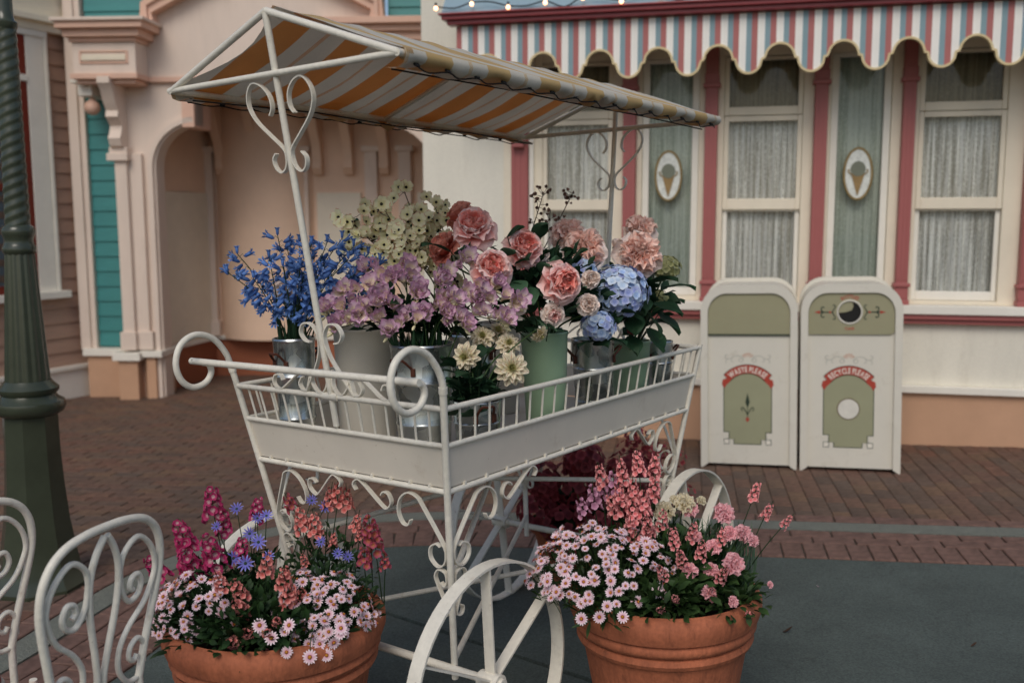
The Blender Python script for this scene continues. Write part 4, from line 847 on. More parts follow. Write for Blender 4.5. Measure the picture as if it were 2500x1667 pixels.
# ---------------- flower building blocks ----------------
def petal(L,W,bend=.6,cup=.3,lip=0,ruf=0,shape='round',nu=4,nv=5,seed=0,notch=0,M=None,mb=None,mi=0):
    """petal from the origin along +Y, inner face up (+Z). bend curls it up, lip rolls the tip back, ruf waves the edge"""
    r=random.Random(seed); m=mb or MB(); vs=[];uv=[];fs=[]; y=z=0; ph=r.random()*6
    for j in range(nv+1):
        t=j/nv
        ang=bend*t-lip*max(0,t-.6)/.4
        if j: y+=L/nv*math.cos(ang); z+=L/nv*math.sin(ang)
        if shape=='round': w_=W*(.28+.72*math.sin(PI*min(1,t*.62+.12))**.8) if t<.8 else W*(.95*(1-((t-.8)/.2)**2*.55))
        elif shape=='point': w_=W*max(.04,math.sin(PI*(t*.9+.08))**.9)
        elif shape=='strap': w_=W*(.5+.5*math.sin(PI*min(1,t*.7+.15))) if t<.85 else W*(.9-.5*(t-.85)/.15)
        else: w_=W*max(.05,math.sin(PI*min(1,t*.85+.1)))
        for i in range(nu+1):
            s=2*i/nu-1; rz=ruf*W*math.sin(s*4+ph+t*3)*t*t; dy=-notch*L*(1-abs(s))*max(0,t-.8)/.2 - .12*L*s*s*max(0,t-.5)
            vs.append((s*w_/2,y+dy*math.cos(ang),z+cup*w_*.5*s*s+rz+dy*math.sin(ang)+.0*r.random())); uv.append((i/nu,t))
    for j in range(nv):
        for i in range(nu): a=j*(nu+1)+i; fs.append((a,a+1,a+nu+2,a+nu+1))
    m.add(vs,fs,mi,M,uv); return m
def pm(name,mt,**k): return petal(**k).mesh(name,mt,60)
def stem(par,P,r0,r1,mt=STEMG,name='stem',n=6):
    Q=cat_rom(P,5); k=len(Q); return MB().tube(Q,[r0+(r1-r0)*i/(k-1) for i in range(k)],n).build(name,mt,par,60)
def head_empty(*a): pass
LEAF_R=[petal(.06,.042,bend=.25,cup=.25,ruf=.08,shape='point',nu=4,nv=6,seed=i,lip=.5).mesh('leaf',LEAFG,60) for i in range(3)]; LEAF_D=[petal(.07,.05,bend=.3,cup=.2,ruf=.12,shape='point',nu=4,nv=6,seed=i,lip=.7).mesh('leaf',LEAFD,60) for i in range(3)]
def leaves(par,spots,meshes):
    for p,d,s in spots: link('leaf',rnd.choice(meshes),par,T(*p)@V(d).to_track_quat('Y','Z').to_matrix().to_4x4()@Mx.Rotation(rnd.uniform(-.7,.7),4,'Y')@Mx.Scale(s,4))
leafm=lambda m,M,L,W,s: petal(L,W,bend=.3,cup=.3,lip=.4,shape='point',nu=2,nv=3,seed=s,M=M,mb=m)
def foliage(par,c,rx,ry,rz,n,L,W,mt,name='foliage',lo=0.0,shell=.5,seed=1):
    r=random.Random(seed); m=MB()
    for i in range(n):
        while 1:
            d=V((r.gauss(0,1),r.gauss(0,1),abs(r.gauss(0,1))+lo)).normalized(); k=shell+(1-shell)*r.random(); p=V((c[0]+d.x*rx*k,c[1]+d.y*ry*k,c[2]+d.z*rz*k)); break
        dd=V((d.x+r.gauss(0,.6),d.y+r.gauss(0,.6),d.z*.7+r.gauss(0,.5))); M=T(*p)@dd.to_track_quat('Y','Z').to_matrix().to_4x4()@Mx.Rotation(r.uniform(-1,1),4,'Y'); s=r.uniform(.7,1.3); leafm(m,M,L*s,W*s,i%5)
    return tag(m.build(name,mt,par,70),kind='stuff')
# --- garden rose ---
RO=petal_mat('rose_outer_petal',(250,140,132),(255,224,218),mid=(254,184,176),trans=.16); RI=petal_mat('rose_inner_petal',(242,84,78),(255,186,174),mid=(250,122,112),trans=.16)
RC=petal_mat('coral_rose_petal',(214,112,96),(236,160,140),trans=.16); PALE=petal_mat('blush_rose_petal',(246,210,190),(253,238,228),trans=.16); MAR=petal_mat('maroon_rose_petal',(92,40,44),(120,62,62),trans=.2)
PEO=petal_mat('peony_outer_petal',(253,218,202),(255,240,232),trans=.16); PEI=petal_mat('peony_inner_petal',(250,164,142),(255,222,208),trans=.16); STAM=petal_mat('yellow_stamen',(206,170,96),(220,190,120),trans=.2)
def pset(mt,L,W,n=3,**k): return [petal(L=L,W=W,seed=i*7+1,**k).mesh('petal',mt,70) for i in range(n)]
ros={}
def rose_meshes(key,mo,mi_):
    ros[key]=dict(a=pset(mo,1.0,1.02,bend=.35,cup=.35,lip=1.3,ruf=.12,nv=7,nu=6),b=pset(mo,.88,.9,bend=.75,cup=.4,lip=.9,ruf=.12,nv=6,nu=6),c=pset(mi_,.72,.66,bend=.7,cup=.6,lip=.6,ruf=.15,nv=5,nu=5),d=pset(mi_,.46,.3,n=5,bend=.4,cup=.9,lip=.5,ruf=.35,nv=4,nu=4))
rose_meshes('pink',RO,RI); rose_meshes('coral',RC,RC); rose_meshes('pale',PALE,PALE); rose_meshes('maroon',MAR,MAR); rose_meshes('blush',PALE,RO)
def rose(base,p,r,d,label,key,cat='rose',leafn=3):
    o=thing(cat,label,'flower',GM@T(*base)); q=V(p)-V(base); dv=V(d).normalized()
    stem(o,[(0,0,0),(q.x*.35,q.y*.35,q.z*.55),tuple(q-dv*r*.7-V((0,0,r*.4))),tuple(q-dv*r*.25)],.0035,.003)
    H=orient(q,d,rnd.random()*6)@Mx.Scale(r,4); S=ros[key]
    def put(ms,n,el,off=0,rad=0,j=.1,dz=0,sc_=1):
        for i in range(n):
            a=2*PI*i/n+off+rnd.uniform(-j,j); link('petal',rnd.choice(ms),o,H@T(0,0,dz)@RZ(a)@T(0,rad,0)@RX(R(el+rnd.uniform(-9,9)))@Mx.Scale(sc_*rnd.uniform(.9,1.08),4))
    put(S['a'],7,4,0,.0,.15,-.14,.86); put(S['b'],8,22,.4,.02,.15,-.1,.92); put(S['b'],8,38,.1,.04,.2,-.06,.88); put(S['c'],9,48,.1,.08,.2,-.03); put(S['c'],8,60,.5,.1,.2,0)
    if r>.05:
        put(S['d'],14,62,.2,.24,.5,.03); put(S['d'],12,72,.6,.17,.6,.05); put(S['d'],9,80,.3,.1,.7,.07); put(S['d'],6,86,.3,.04,.7,.08)
        m=MB()
        for i in range(14): a=rnd.random()*6.28; rr=rnd.uniform(.02,.14); m.tube([(rr*math.cos(a),rr*math.sin(a),.2),(rr*1.3*math.cos(a),rr*1.3*math.sin(a),.5)],.012,4)
        m.build('stamens',STAM,o,M=H)
    else: put(S['d'],6,74,.2,.1,.3,.05)
    sp=[]
    for i in range(leafn):
        t=rnd.uniform(.55,.85); b=V((q.x*t*.8,q.y*t*.8,q.z*t)); a=rnd.uniform(0,6.28); sp.append((b,(math.cos(a),math.sin(a)-.5,rnd.uniform(-.3,.5)),rnd.uniform(.9,1.5)))
    leaves(o,sp,LEAF_R+LEAF_D[:1]); return o
def cpos(a,b,z):  # cart coordinates -> ground frame
    q=RZ(-.638866)@V((a,b,z)); return (q.x-.048,q.y+3.421,z)
bR=cpos(.29,-.09,1.2); bF=cpos(.085,-.455,1.18); bB=cpos(-.31,-.62,1.2); bD=cpos(-.03,-.07,1.18); bDa=cpos(.30,-.46,1.04); bH=cpos(.30,.19,1.16); bG=cpos(.27,.5,1.12); bP=cpos(-.2,.3,1.18)
ROSES=[(-0.083, 3.12, 1.603, 0.09, (-0.05, -0.75, 0.65), 'large pink garden rose topmost above the others in the cart'), (0.066, 3.12, 1.537, 0.084, (0.3, -0.8, 0.5), 'pink garden rose facing right between the topmost rose and the pale peonies'), (-0.032, 3.02, 1.48, 0.082, (0.15, -0.85, 0.45), 'pink garden rose half behind the lilac freesias'), (0.178, 3.02, 1.435, 0.087, (0.45, -0.85, 0.15), 'lowest large pink garden rose, tilted, above the small pale roses'), (-0.129, 3.3, 1.645, 0.07, (-0.3, 0.1, 0.9), 'coral rose turned away behind the topmost pink rose'), (-0.181, 3.25, 1.539, 0.077, (-0.6, -0.3, 0.5), 'coral rose seen from the side beside the cream dogwood')]
for i,(x,y,z,r,d,l) in enumerate(ROSES): rose(bR,(x,y,z),r,d,l,'coral' if 'coral' in l else 'pink')
SMALL=[(0.265, 3.05, 1.364, 0.046, (0.1, -0.95, 0.3), 'small pale pink rose in front of the blue hydrangea'), (0.048, 3.0, 1.37, 0.038, (0.1, -0.9, 0.3), 'small blush rose low beside the lilac freesias'), (0.155, 3.02, 1.339, 0.048, (0.2, -0.9, -0.1), 'small blush rose hanging over the tall green bucket'), (0.278, 3.1, 1.439, 0.041, (0.3, -0.8, 0.4), 'small pale rose at the upper left of the blue hydrangea'), (0.123, 3.2, 1.512, 0.041, (0.3, -0.7, 0.5), 'small pale rose behind the tilted pink rose'), (-0.689, 3.12, 1.426, 0.046, (-0.3, -0.8, 0.3), 'pale pink rose low among the blue bellflowers'), (0.454, 3.45, 1.25, 0.034, (0.1, -0.9, 0.2), 'small dusky maroon rose over the short green bucket')]
for x,y,z,r,d,l in SMALL: rose(bB if 'bellflower' in l else bG if 'maroon' in l else bR,(x,y,z),r,d,l,'maroon' if 'maroon' in l else 'blush' if 'blush' in l else 'pale',leafn=2)
# --- peony ---
pe=dict(a=pset(PEO,1.0,.95,bend=.3,cup=.3,lip=.5,ruf=.18,nv=6,nu=6),b=pset(PEI,.85,.5,n=4,bend=.5,cup=.4,lip=.8,ruf=.35,nv=5,nu=4),c=pset(PEI,.6,.34,n=4,bend=.5,cup=.5,lip=.7,ruf=.45,nv=4,nu=4))
def peony(base,p,r,d,label):
    o=thing('peony',label,'flower',GM@T(*base)); q=V(p)-V(base); dv=V(d).normalized()
    stem(o,[(0,0,0),(q.x*.3,q.y*.3,q.z*.5),tuple(q-dv*r*.8-V((0,0,r*.4))),tuple(q-dv*r*.25)],.004,.0035); H=orient(q,d,rnd.random()*6)@Mx.Scale(r,4)
    for ms,n,e0,e1,rad,dz in ((pe['a'],8,-14,10,0,-.15),(pe['a'],5,12,25,0,-.1),(pe['b'],18,4,30,.05,0),(pe['b'],18,26,52,.1,.05),(pe['c'],18,45,75,.16,.1),(pe['c'],14,60,95,.08,.16)):
        for i in range(n): link('petal',rnd.choice(ms),o,H@T(0,0,dz)@RZ(2*PI*i/n+rnd.uniform(-.3,.3))@T(0,rad,0)@RX(R(rnd.uniform(e0,e1)))@Mx.Rotation(rnd.uniform(-.4,.4),4,'Y')@Mx.Scale(rnd.uniform(.85,1.1),4))
    sp=[]
    for i in range(4):
        t=rnd.uniform(.5,.85); a=rnd.uniform(0,6.28); sp.append((V((q.x*t*.8,q.y*t*.8,q.z*t)),(math.cos(a),math.sin(a)-.4,rnd.uniform(-.4,.3)),rnd.uniform(1.1,1.6)))
    leaves(o,sp,LEAF_D)
PEON=[(0.275, 3.35, 1.522, 0.086, (-0.05, -0.8, 0.6), 'large peach peony left of the other and above the hydrangea'), (0.481, 3.5, 1.498, 0.092, (0.15, -0.9, 0.35), 'large peach peony at the right end of the bunch'), (0.236, 3.55, 1.57, 0.071, (-0.1, -0.6, 0.7), 'peach peony half hidden behind the left large peony'), (0.512, 3.7, 1.586, 0.069, (0.1, -0.5, 0.8), 'peach peony peeking over the right large peony')]
for x,y,z,r,d,l in PEON: peony(bG if x>.4 else bP,(x,y,z),r,d,l)
bud=thing('peony_bud','round blush peony bud beside the right large peony','flower bud',GM@T(*bG)); q=V((.41,3.56,1.545))-V(bG); stem(bud,[(0,0,0),(q.x*.3,q.y*.3,q.z*.6),tuple(q)],.003,.003)
for i in range(6): link('petal',rnd.choice(ros['pale']['b']),bud,orient(q-V((0,0,.02)),(0,-.2,1),i*1.05)@RX(R(62))@Mx.Scale(.042,4))
# --- hydrangea ---
def floret_mesh(mt,r=.0135):
    m=MB()
    for i in range(4): petal(r,r*1.05,bend=.25,cup=.15,shape='round',nu=2,nv=3,seed=i,M=RZ(PI/2*i+.2),mb=m)
    m.lathe([(0,.002),(.0015,.0015),(.002,0)],5); return m.mesh('floret',mt,70)
def hyd_mat(name,a,b,c):
    m=petal_mat(name,a,b,trans=.3,rnd_amt=.25); return m
HB=[floret_mesh(petal_mat('hydrangea_blue',(164,194,240),(212,228,250),trans=.16,rnd_amt=.25)),floret_mesh(petal_mat('hydrangea_lilac_blue',(160,176,236),(208,216,248),trans=.16,rnd_amt=.25)),floret_mesh(petal_mat('hydrangea_pale',(196,218,244),(228,238,250),trans=.16,rnd_amt=.2))]
HG=[floret_mesh(petal_mat('hydrangea_green',(150,154,104),(186,186,136),trans=.3,rnd_amt=.2),.013)]
HM_=[floret_mesh(petal_mat('maroon_floret',(120,44,52),(166,74,80),trans=.25,rnd_amt=.35),.022)]; HM2=[floret_mesh(petal_mat('dusky_red_floret',(150,60,66),(190,92,94),trans=.25,rnd_amt=.3),.012)]
def ball(o,c,r,n,ms,fd=None,sq=1):
    for i in range(n):
        z=1-2*(i+.5)/n; a=i*2.39996; s=math.sqrt(1-z*z); dv=V((s*math.cos(a),s*math.sin(a),z*sq))+V((rnd.gauss(0,.06),rnd.gauss(0,.06),rnd.gauss(0,.06)))
        if fd is not None and dv.dot(V(fd))<-.35: continue
        link('floret',rnd.choice(ms),o,orient(V(c)+dv*r*rnd.uniform(.88,1.04),dv+V((0,0,.15)),rnd.random()*6)@Mx.Scale(rnd.uniform(1.0,1.4),4))
def hydrangea(base,p,r,n,ms,label,leafn=3,sq=.85):
    o=thing('hydrangea',label,'flower',GM@T(*base)); q=V(p)-V(base); stem(o,[(0,0,0),(q.x*.4,q.y*.4,q.z*.4),tuple(q)],.004,.004,STEMD)
    MB().lathe([(.01,-.5),(.5,-.45),(.8,0),(.5,.5),(.01,.6)],12).build('inner_stalks',STEMD,o,60,M=T(*q)@Mx.Scale(r*.72,4)); ball(o,q,r,n,ms,(0,-1,.3),sq)
    leaves(o,[(q*.7+V((0,0,-.02)),(math.cos(a),math.sin(a)-.2,-.1),rnd.uniform(1.2,1.7)) for a in [rnd.uniform(0,6.28) for _ in range(leafn)]],LEAF_D)
HYD=[(0.392, 3.36, 1.385, 0.096), (0.308, 3.22, 1.281, 0.055), (0.259, 3.3, 1.455, 0.055)]
for (x,y,z,r),n,l in zip(HYD,(300,90,90),('big blue hydrangea head in the middle of the cart','small blue hydrangea cluster hanging over its galvanised bucket','blue hydrangea cluster half behind the small pale rose')): hydrangea(bH,(x,y,z),r,n,HB,l)
GH=[(0.617, 3.75, 1.444, 0.05), (0.582, 3.72, 1.323, 0.04)]
for (x,y,z,r),l in zip(GH,('pale green hydrangea head at the far right of the bunch','lower pale green hydrangea head behind the dark leaves')): hydrangea(bG,(x,y,z),r,70,HG,l,2)
dk=thing('leafy_spray','spray of large dark lobed leaves right of the blue hydrangea','leaves',GM@T(*bG)); sp=[]
for (x,y,z),d in (((.47,3.45,1.36),(.1,-.5,-.3)),((.52,3.5,1.4),(.6,-.5,.1)),((.53,3.48,1.33),(.8,-.4,-.3)),((.5,3.42,1.3),(.4,-.6,-.8)),((.55,3.5,1.29),(.7,-.4,-.7)),((.46,3.42,1.3),(-.1,-.6,-.7)),((.57,3.55,1.38),(.9,-.2,.0)),((.44,3.45,1.22),(.2,-.6,-.6)),((.51,3.5,1.24),(.6,-.5,-.9))):
    b=V((x,y,z))-V(bG); stem(dk,[(0,0,0),tuple(b*.6),tuple(b)],.0025,.002,STEMD); sp.append((b,d,rnd.uniform(1.3,1.8)))
leaves(dk,sp,LEAF_D)
gl=thing('rose_foliage','clump of rose leaves filling the gaps between the pink roses','leaves',GM@T(*bR)); sp=[]
for (x,y,z),d,s in (((-.16,3.12,1.535),(-.9,-.4,.3),1.5),((-.12,3.1,1.53),(.1,-.7,.2),1.3),((.0,3.08,1.52),(.5,-.6,.2),1.2),((.03,3.06,1.44),(.4,-.7,-.3),1.5),((.08,3.06,1.42),(.2,-.8,-.6),1.4),((.12,3.06,1.47),(.3,-.7,.2),1.3),((.2,3.06,1.4),(.9,-.4,.3),1.2),((.06,3.02,1.36),(-.1,-.7,.7),1.1),((.1,3.0,1.33),(.3,-.8,-.4),1.3),((.03,3.06,1.3),(-.5,-.7,-.3),1.4),((.17,3.08,1.46),(.0,-.4,.9),1.1),((.1,3.14,1.57),(.5,-.3,.5),1.1),((.02,3.1,1.58),(.7,-.4,.4),1.0),((.14,3.02,1.3),(.3,-.8,-.1),1.1),((.0,3.0,1.33),(-.3,-.7,.5),1.2),((.22,3.1,1.5),(.5,-.5,.4),1.1),((.06,3.1,1.5),(.2,-.7,.1),1.3),((.13,3.1,1.4),(.2,-.9,-.2),1.3),((.05,3.1,1.36),(.1,-.9,-.1),1.4)):
    b=V((x,y,z))-V(bR); stem(gl,[(0,0,0),tuple(b*.7),tuple(b)],.002,.0016,STEMD); sp.append((b,d,s))
leaves(gl,sp,LEAF_R+LEAF_D)
# --- dahlia ---
DM=petal_mat('dahlia_cream_petal',(198,188,120),(232,222,196),mid=(226,214,176),trans=.16,streak=((150,52,52),.06,.55)); DI=petal_mat('dahlia_core_petal',(158,158,84),(206,200,140),trans=.3)
dp=pset(DM,1.0,.46,bend=.25,cup=.55,lip=.5,shape='strap',nv=5,nu=4); di=pset(DI,.5,.24,bend=.6,cup=.6,shape='point',nv=3,nu=2)
DAH=[(0.024, 2.86, 1.197, 0.053, (0.1, -0.95, 0.25), 'largest cream dahlia low at the front over the small bucket'), (-0.11, 2.88, 1.231, 0.047, (-0.35, -0.9, 0.2), 'cream dahlia on the left over the small bucket'), (-0.062, 2.95, 1.282, 0.04, (0.0, -0.8, 0.5), 'cream dahlia under the lilac freesias'), (0.016, 2.93, 1.261, 0.04, (0.15, -0.8, 0.5), 'cream dahlia just above the largest dahlia'), (0.11, 2.9, 1.291, 0.031, (0.5, -0.4, -0.5), 'small cream dahlia bent over in front of the tall green bucket'), (-0.014, 3.02, 1.289, 0.04, (0.0, -0.6, 0.7), 'cream dahlia highest of its bunch, behind the others')]
for x,y,z,r,d,l in DAH:
    o=thing('dahlia',l,'flower',GM@T(*bDa)); q=V((x,y,z))-V(bDa); dv=V(d).normalized(); stem(o,[(0,0,0),(q.x*.3,q.y*.3,q.z*.6+.01),tuple(q-dv*r*.6),tuple(q-dv*r*.1)],.0025,.002); H=orient(q,d,rnd.random()*6)@Mx.Scale(r,4)
    for ms,n,e0,sc_,dz in ((dp,11,-6,1,-.1),(dp,10,12,.9,-.02),(dp,9,30,.75,.04),(di,9,45,1.1,.08),(di,7,65,1,.1),(di,4,80,.8,.12)):
        for i in range(n): link('petal',rnd.choice(ms),o,H@T(0,0,dz)@RZ(2*PI*i/n+dz*9+rnd.uniform(-.08,.08))@RX(R(e0+rnd.uniform(-7,7)))@Mx.Scale(sc_*rnd.uniform(.93,1.06),4))
lv=thing('dahlia_foliage','clump of dark dahlia leaves in the shortest galvanised bucket','leaves',GM@T(*bDa)); sp=[]
for i in range(26):
    a=rnd.uniform(0,6.28); h=rnd.uniform(.02,.2); b=V((.06*math.cos(a)*rnd.random()*1.6,.06*math.sin(a)*rnd.random()*1.6,h)); sp.append((b,(math.cos(a),math.sin(a),rnd.uniform(-.2,.8)),rnd.uniform(.7,1.2)))
    if i<12: stem(lv,[(b.x*.2,b.y*.2,-.05),tuple(b)],.002,.0016,STEMD)
leaves(lv,sp,LEAF_D+LEAF_R[:1])
# --- freesia ---
FM_=petal_mat('freesia_lilac_petal',(246,236,190),(202,152,184),mid=(236,208,220),trans=.16,rnd_amt=.14)
def freesia_mesh(seed,op=1.0):
    m=MB(); r=random.Random(seed); L=.026
    m.lathe([(.0018,0),(.003,.008),(.0065,.02),(.0105,L)],8)
    for i,(rr,zz) in enumerate([(.0018,0),(.003,.008),(.0065,.02),(.0105,L)]):
        for k in range(8): m.uv[i*8+k]=(.5,.02+i*.12)
    for i in range(6): petal(.026*r.uniform(.92,1.08),.019,bend=.45,cup=.35,lip=.5,ruf=.1,shape='round',nu=4,nv=4,seed=seed+i,M=T(0,0,L*.86)@RZ(PI/3*i)@T(0,.0085,0)@RX(R((62 if i%2 else 50)*op)),mb=m)
    for i in range(4): a=i*1.57; m.tube([(0,0,.015),(.003*math.cos(a),.003*math.sin(a),L+.012)],.0009,4); 
    return m.mesh('floret',FM_,70)
FRS=[freesia_mesh(i*11,o_) for i,o_ in enumerate((1,1,.85,1.1,1.35))]; BUDM=MB().lathe([(.001,0),(.004,.006),(.005,.014),(.003,.022),(0,.026)],7).mesh('bud',FM_,70)
FRE=[(-0.516, 3.0, 1.37), (-0.49, 2.98, 1.323), (-0.477, 3.05, 1.425), (-0.414, 3.1, 1.483), (-0.334, 3.05, 1.459), (-0.374, 2.98, 1.398), (-0.307, 3.12, 1.494), (-0.259, 2.96, 1.415), (-0.204, 3.02, 1.458), (-0.186, 2.92, 1.369), (-0.121, 3.05, 1.511), (-0.089, 2.95, 1.411), (-0.043, 3.0, 1.439), (0.019, 2.95, 1.39), (-0.018, 2.92, 1.335), (-0.324, 2.92, 1.313), (-0.249, 2.9, 1.349), (-0.131, 2.9, 1.33), (-0.424, 2.95, 1.362), (-0.159, 2.92, 1.397)]
FL={0:'leftmost lilac freesia spray, reaching past the iron post',1:'drooping lilac freesia spray lowest at the left of its bunch',10:'topmost lilac freesia spray just left of the pink roses',13:'rightmost lilac freesia spray, in front of a pink rose'}
for k,(x,y,z) in enumerate(FRE):
    base=V(bF)+V((rnd.uniform(-.05,.05),rnd.uniform(-.05,.05),0)); o=thing('freesia',FL.get(k,'lilac freesia spray in the large galvanised bucket'),'flower',GM@T(*base),None if k in FL else 'lilac freesia sprays'); q=V((x,y,z))-base
    out=V((q.x,q.y*.8-.03,0)); out=out.normalized() if out.length>.01 else V((0,-1,0)); up=V((q.x*.55,q.y*.6,q.z*.72+.05))
    P=[(0,0,-.05),tuple(V((q.x*.25,q.y*.3,q.z*.45))),tuple(up),tuple(q-V((0,0,.004))),tuple(q+out*.025+V((0,0,-.02)))]; stem(o,P,.0024,.0012,STEMG); C=cat_rom(P,8)
    nfl=rnd.choice((6,7,7,8))
    for i in range(nfl):
        t=.52+.46*i/(nfl-1); c=C[int(t*(len(C)-1))]; a=rnd.uniform(-1.4,1.4); side=V((math.cos(a)*.5+out.x*.4,-.8+math.sin(a)*.3,.5+rnd.uniform(-.5,.35)))
        if t>.93: link('bud',BUDM,o,orient(c,side,0)); continue
        link('floret',rnd.choice(FRS),o,orient(c,side,rnd.random()*6)@Mx.Scale(rnd.uniform(1.0,1.35),4))
    link('bud',BUDM,o,orient(C[-1],out+V((0,0,-.6)),0)); link('bud',BUDM,o,orient(C[-4],out+V((.4,0,.2)),0))
fb_=thing('freesia_foliage','dark strap leaves standing in the large galvanised bucket','leaves',GM@T(*bF)); m=petal(.22,.016,bend=.5,cup=.4,shape='point',nu=2,nv=6).mesh('leaf',LEAFD,70)
for i in range(44): a=rnd.uniform(0,6.28); link('leaf',m,fb_,T(.07*math.cos(a)*rnd.random(),.07*math.sin(a)*rnd.random(),-.06)@RZ(a)@RX(R(rnd.uniform(50,88)))@Mx.Scale(rnd.uniform(.7,1.15),4))
# --- bluebell ---
BLU=petal_mat('bellflower_blue',(70,104,172),(150,180,226),mid=(100,138,200),trans=.16,rnd_amt=.25)
def bell_mesh(seed):
    m=MB(); n=6; pr=[(.001,0),(.0045,.004),(.0052,.012),(.006,.02)]; m.lathe(pr,n)
    for i in range(4):
        for k in range(n): m.uv[i*n+k]=(.5,i*.18)
    for i in range(n): petal(.013,.0068,bend=-1.0,cup=.2,shape='point',nu=2,nv=3,seed=seed+i,M=T(0,0,.019)@RZ(2*PI*i/n)@T(0,.0052,0)@RX(R(82)),mb=m)
    return m.mesh('bell',BLU,70)
BEL=[bell_mesh(i) for i in range(3)]; strap=petal(.2,.012,bend=.35,cup=.5,shape='point',nu=2,nv=6).mesh('leaf',LEAFD,70)
BLB=[(-0.834, 3.12, 1.546), (-0.858, 3.08, 1.491), (-0.711, 3.15, 1.601), (-0.653, 3.2, 1.578), (-0.594, 3.1, 1.572), (-0.554, 3.15, 1.576), (-0.515, 3.2, 1.586), (-0.466, 3.12, 1.561), (-0.425, 3.15, 1.534), (-0.383, 3.1, 1.513), (-0.725, 3.08, 1.532), (-0.669, 3.02, 1.506), (-0.622, 3.05, 1.507), (-0.552, 3.0, 1.493), (-0.514, 3.06, 1.49), (-0.453, 3.04, 1.476), (-0.422, 3.1, 1.459), (-0.689, 3.18, 1.559), (-0.769, 3.05, 1.47), (-0.61, 3.2, 1.529), (-0.465, 3.0, 1.524)]
BL={0:'tall blue bellflower stem standing left of its bunch',1:'leftmost blue bellflower stem, arching away from its bunch',2:'tallest blue bellflower stem left of the iron post',9:'rightmost blue bellflower stem, above the lilac freesias'}
for k,(x,y,z) in enumerate(BLB):
    base=V(bB)+V((rnd.uniform(-.03,.03),rnd.uniform(-.03,.03),0)); o=thing('bellflower',BL.get(k,'blue bellflower stem in the left galvanised bucket'),'flower',GM@T(*base),None if k in BL else 'blue bellflower stems'); q=V((x,y,z))-base
    P=[(0,0,-.06),tuple(V((q.x*.22,q.y*.22,q.z*.38))),tuple(V((q.x*.62,q.y*.62,q.z*.76))),tuple(q)]; st=stem(o,P,.0028,.0012,STEMD); C=cat_rom(P,12); nb=rnd.randint(11,15)
    for i in range(nb):
        t=.46+.54*i/(nb-1)
        c=C[min(len(C)-1,int(t*(len(C)-1)))]; a=rnd.uniform(0,6.28); L=.022*(1.15-t*.5); dv=V((math.cos(a),math.sin(a),.25)); e_=c+dv*L+V((0,0,-.004)); 
        if i<nb-1: MB().tube([tuple(c),tuple(c+dv*L*.7+V((0,0,.006))),tuple(e_)],.0007,4).build('flower_stalk',STEMD,o); link('bell',rnd.choice(BEL),o,orient(e_,dv*.8+V((0,0,-.75 if t<.85 else .2)),rnd.random()*6)@Mx.Scale(rnd.uniform(1.1,1.4),4))
        else: link('bell',BEL[0],o,orient(c,(q.x*.3,0,1),0)@Mx.Scale(.95,4))
    if k%2==0: link('leaf',strap,o,RZ(rnd.uniform(0,6.28))@RX(R(rnd.uniform(68,85))))
# --- dogwood ---
DG=petal_mat('dogwood_cream_bract',(232,226,160),(206,120,82),mid=(248,242,202),trans=.16,rnd_amt=.15)
def dog_mesh(s):
    m=MB()
    for i in range(4): petal(.024,.021,bend=.25,cup=.2,ruf=.12,shape='round',nu=4,nv=4,seed=s+i,notch=.14,M=RZ(PI/2*i)@RX(R(12)),mb=m)
    m.lathe([(0,.006),(.003,.005),(.004,.001),(.003,-.004)],7,mi=1); return m.mesh('bract_flower',[DG,BLACK],70)
# dogwood bracts: red only at the very tip
_e=DG.node_tree.nodes['Color Ramp'].color_ramp.elements; _e[2].position=1.0; k_=_e.new(.86); k_.color=(*lin((248,242,206)),1)
DOG=[dog_mesh(i) for i in range(3)]
DGW=[(-0.533, 3.45, 1.656), (-0.463, 3.5, 1.686), (-0.407, 3.42, 1.69), (-0.345, 3.5, 1.756), (-0.294, 3.5, 1.697), (-0.229, 3.45, 1.682), (-0.243, 3.4, 1.59), (-0.315, 3.38, 1.621), (-0.366, 3.36, 1.593), (-0.453, 3.4, 1.587), (-0.224, 3.4, 1.5), (-0.542, 3.48, 1.566)]
DL={3:'tallest dogwood branch, with a bare tip above the cream flowers',0:'leftmost cream dogwood branch, nearest the iron post',5:'cream dogwood branch leaning right towards the topmost rose'}
for k,(x,y,z) in enumerate(DGW):
    base=V(bD)+V((rnd.uniform(-.04,.04),rnd.uniform(-.04,.04),0)); o=thing('dogwood_branch',DL.get(k,'cream dogwood branch behind the blue bellflowers'),'flower',GM@T(*base),None if k in DL else 'cream dogwood branches'); q=V((x,y,z))-base
    P=[(0,0,-.05),tuple(V((q.x*.35,q.y*.3,q.z*.5))),tuple(V((q.x*.8,q.y*.8,q.z*.82))),tuple(q)]; stem(o,P,.003,.0013,TWIGM,'branch'); C=cat_rom(P,10)
    for i in range(rnd.randint(12,15) if k!=3 else 6):
        c=C[int(rnd.uniform(.5,1)*(len(C)-1))]; e_=c+V((rnd.uniform(-.055,.055),rnd.uniform(-.06,.02),rnd.uniform(-.03,.035))); MB().tube([tuple(c),tuple((c+e_)/2+V((0,0,-.005))),tuple(e_)],.0009,4).build('twig',TWIGM,o); link('bract_flower',rnd.choice(DOG),o,orient(e_,(rnd.uniform(-.7,.7),rnd.uniform(-1,-.3),rnd.uniform(-.1,.8)),rnd.random()*6)@Mx.Scale(rnd.uniform(1.0,1.45),4))
    leaves(o,[(C[int(rnd.uniform(.6,1)*(len(C)-1))],(rnd.uniform(-1,1),rnd.uniform(-1,0),rnd.uniform(-.5,.5)),.5) for _ in range(2)],LEAF_D)
BRF=petal_mat('dusky_brown_blossom',(112,84,72),(150,118,104),trans=.2,rnd_amt=.3); bf=[]
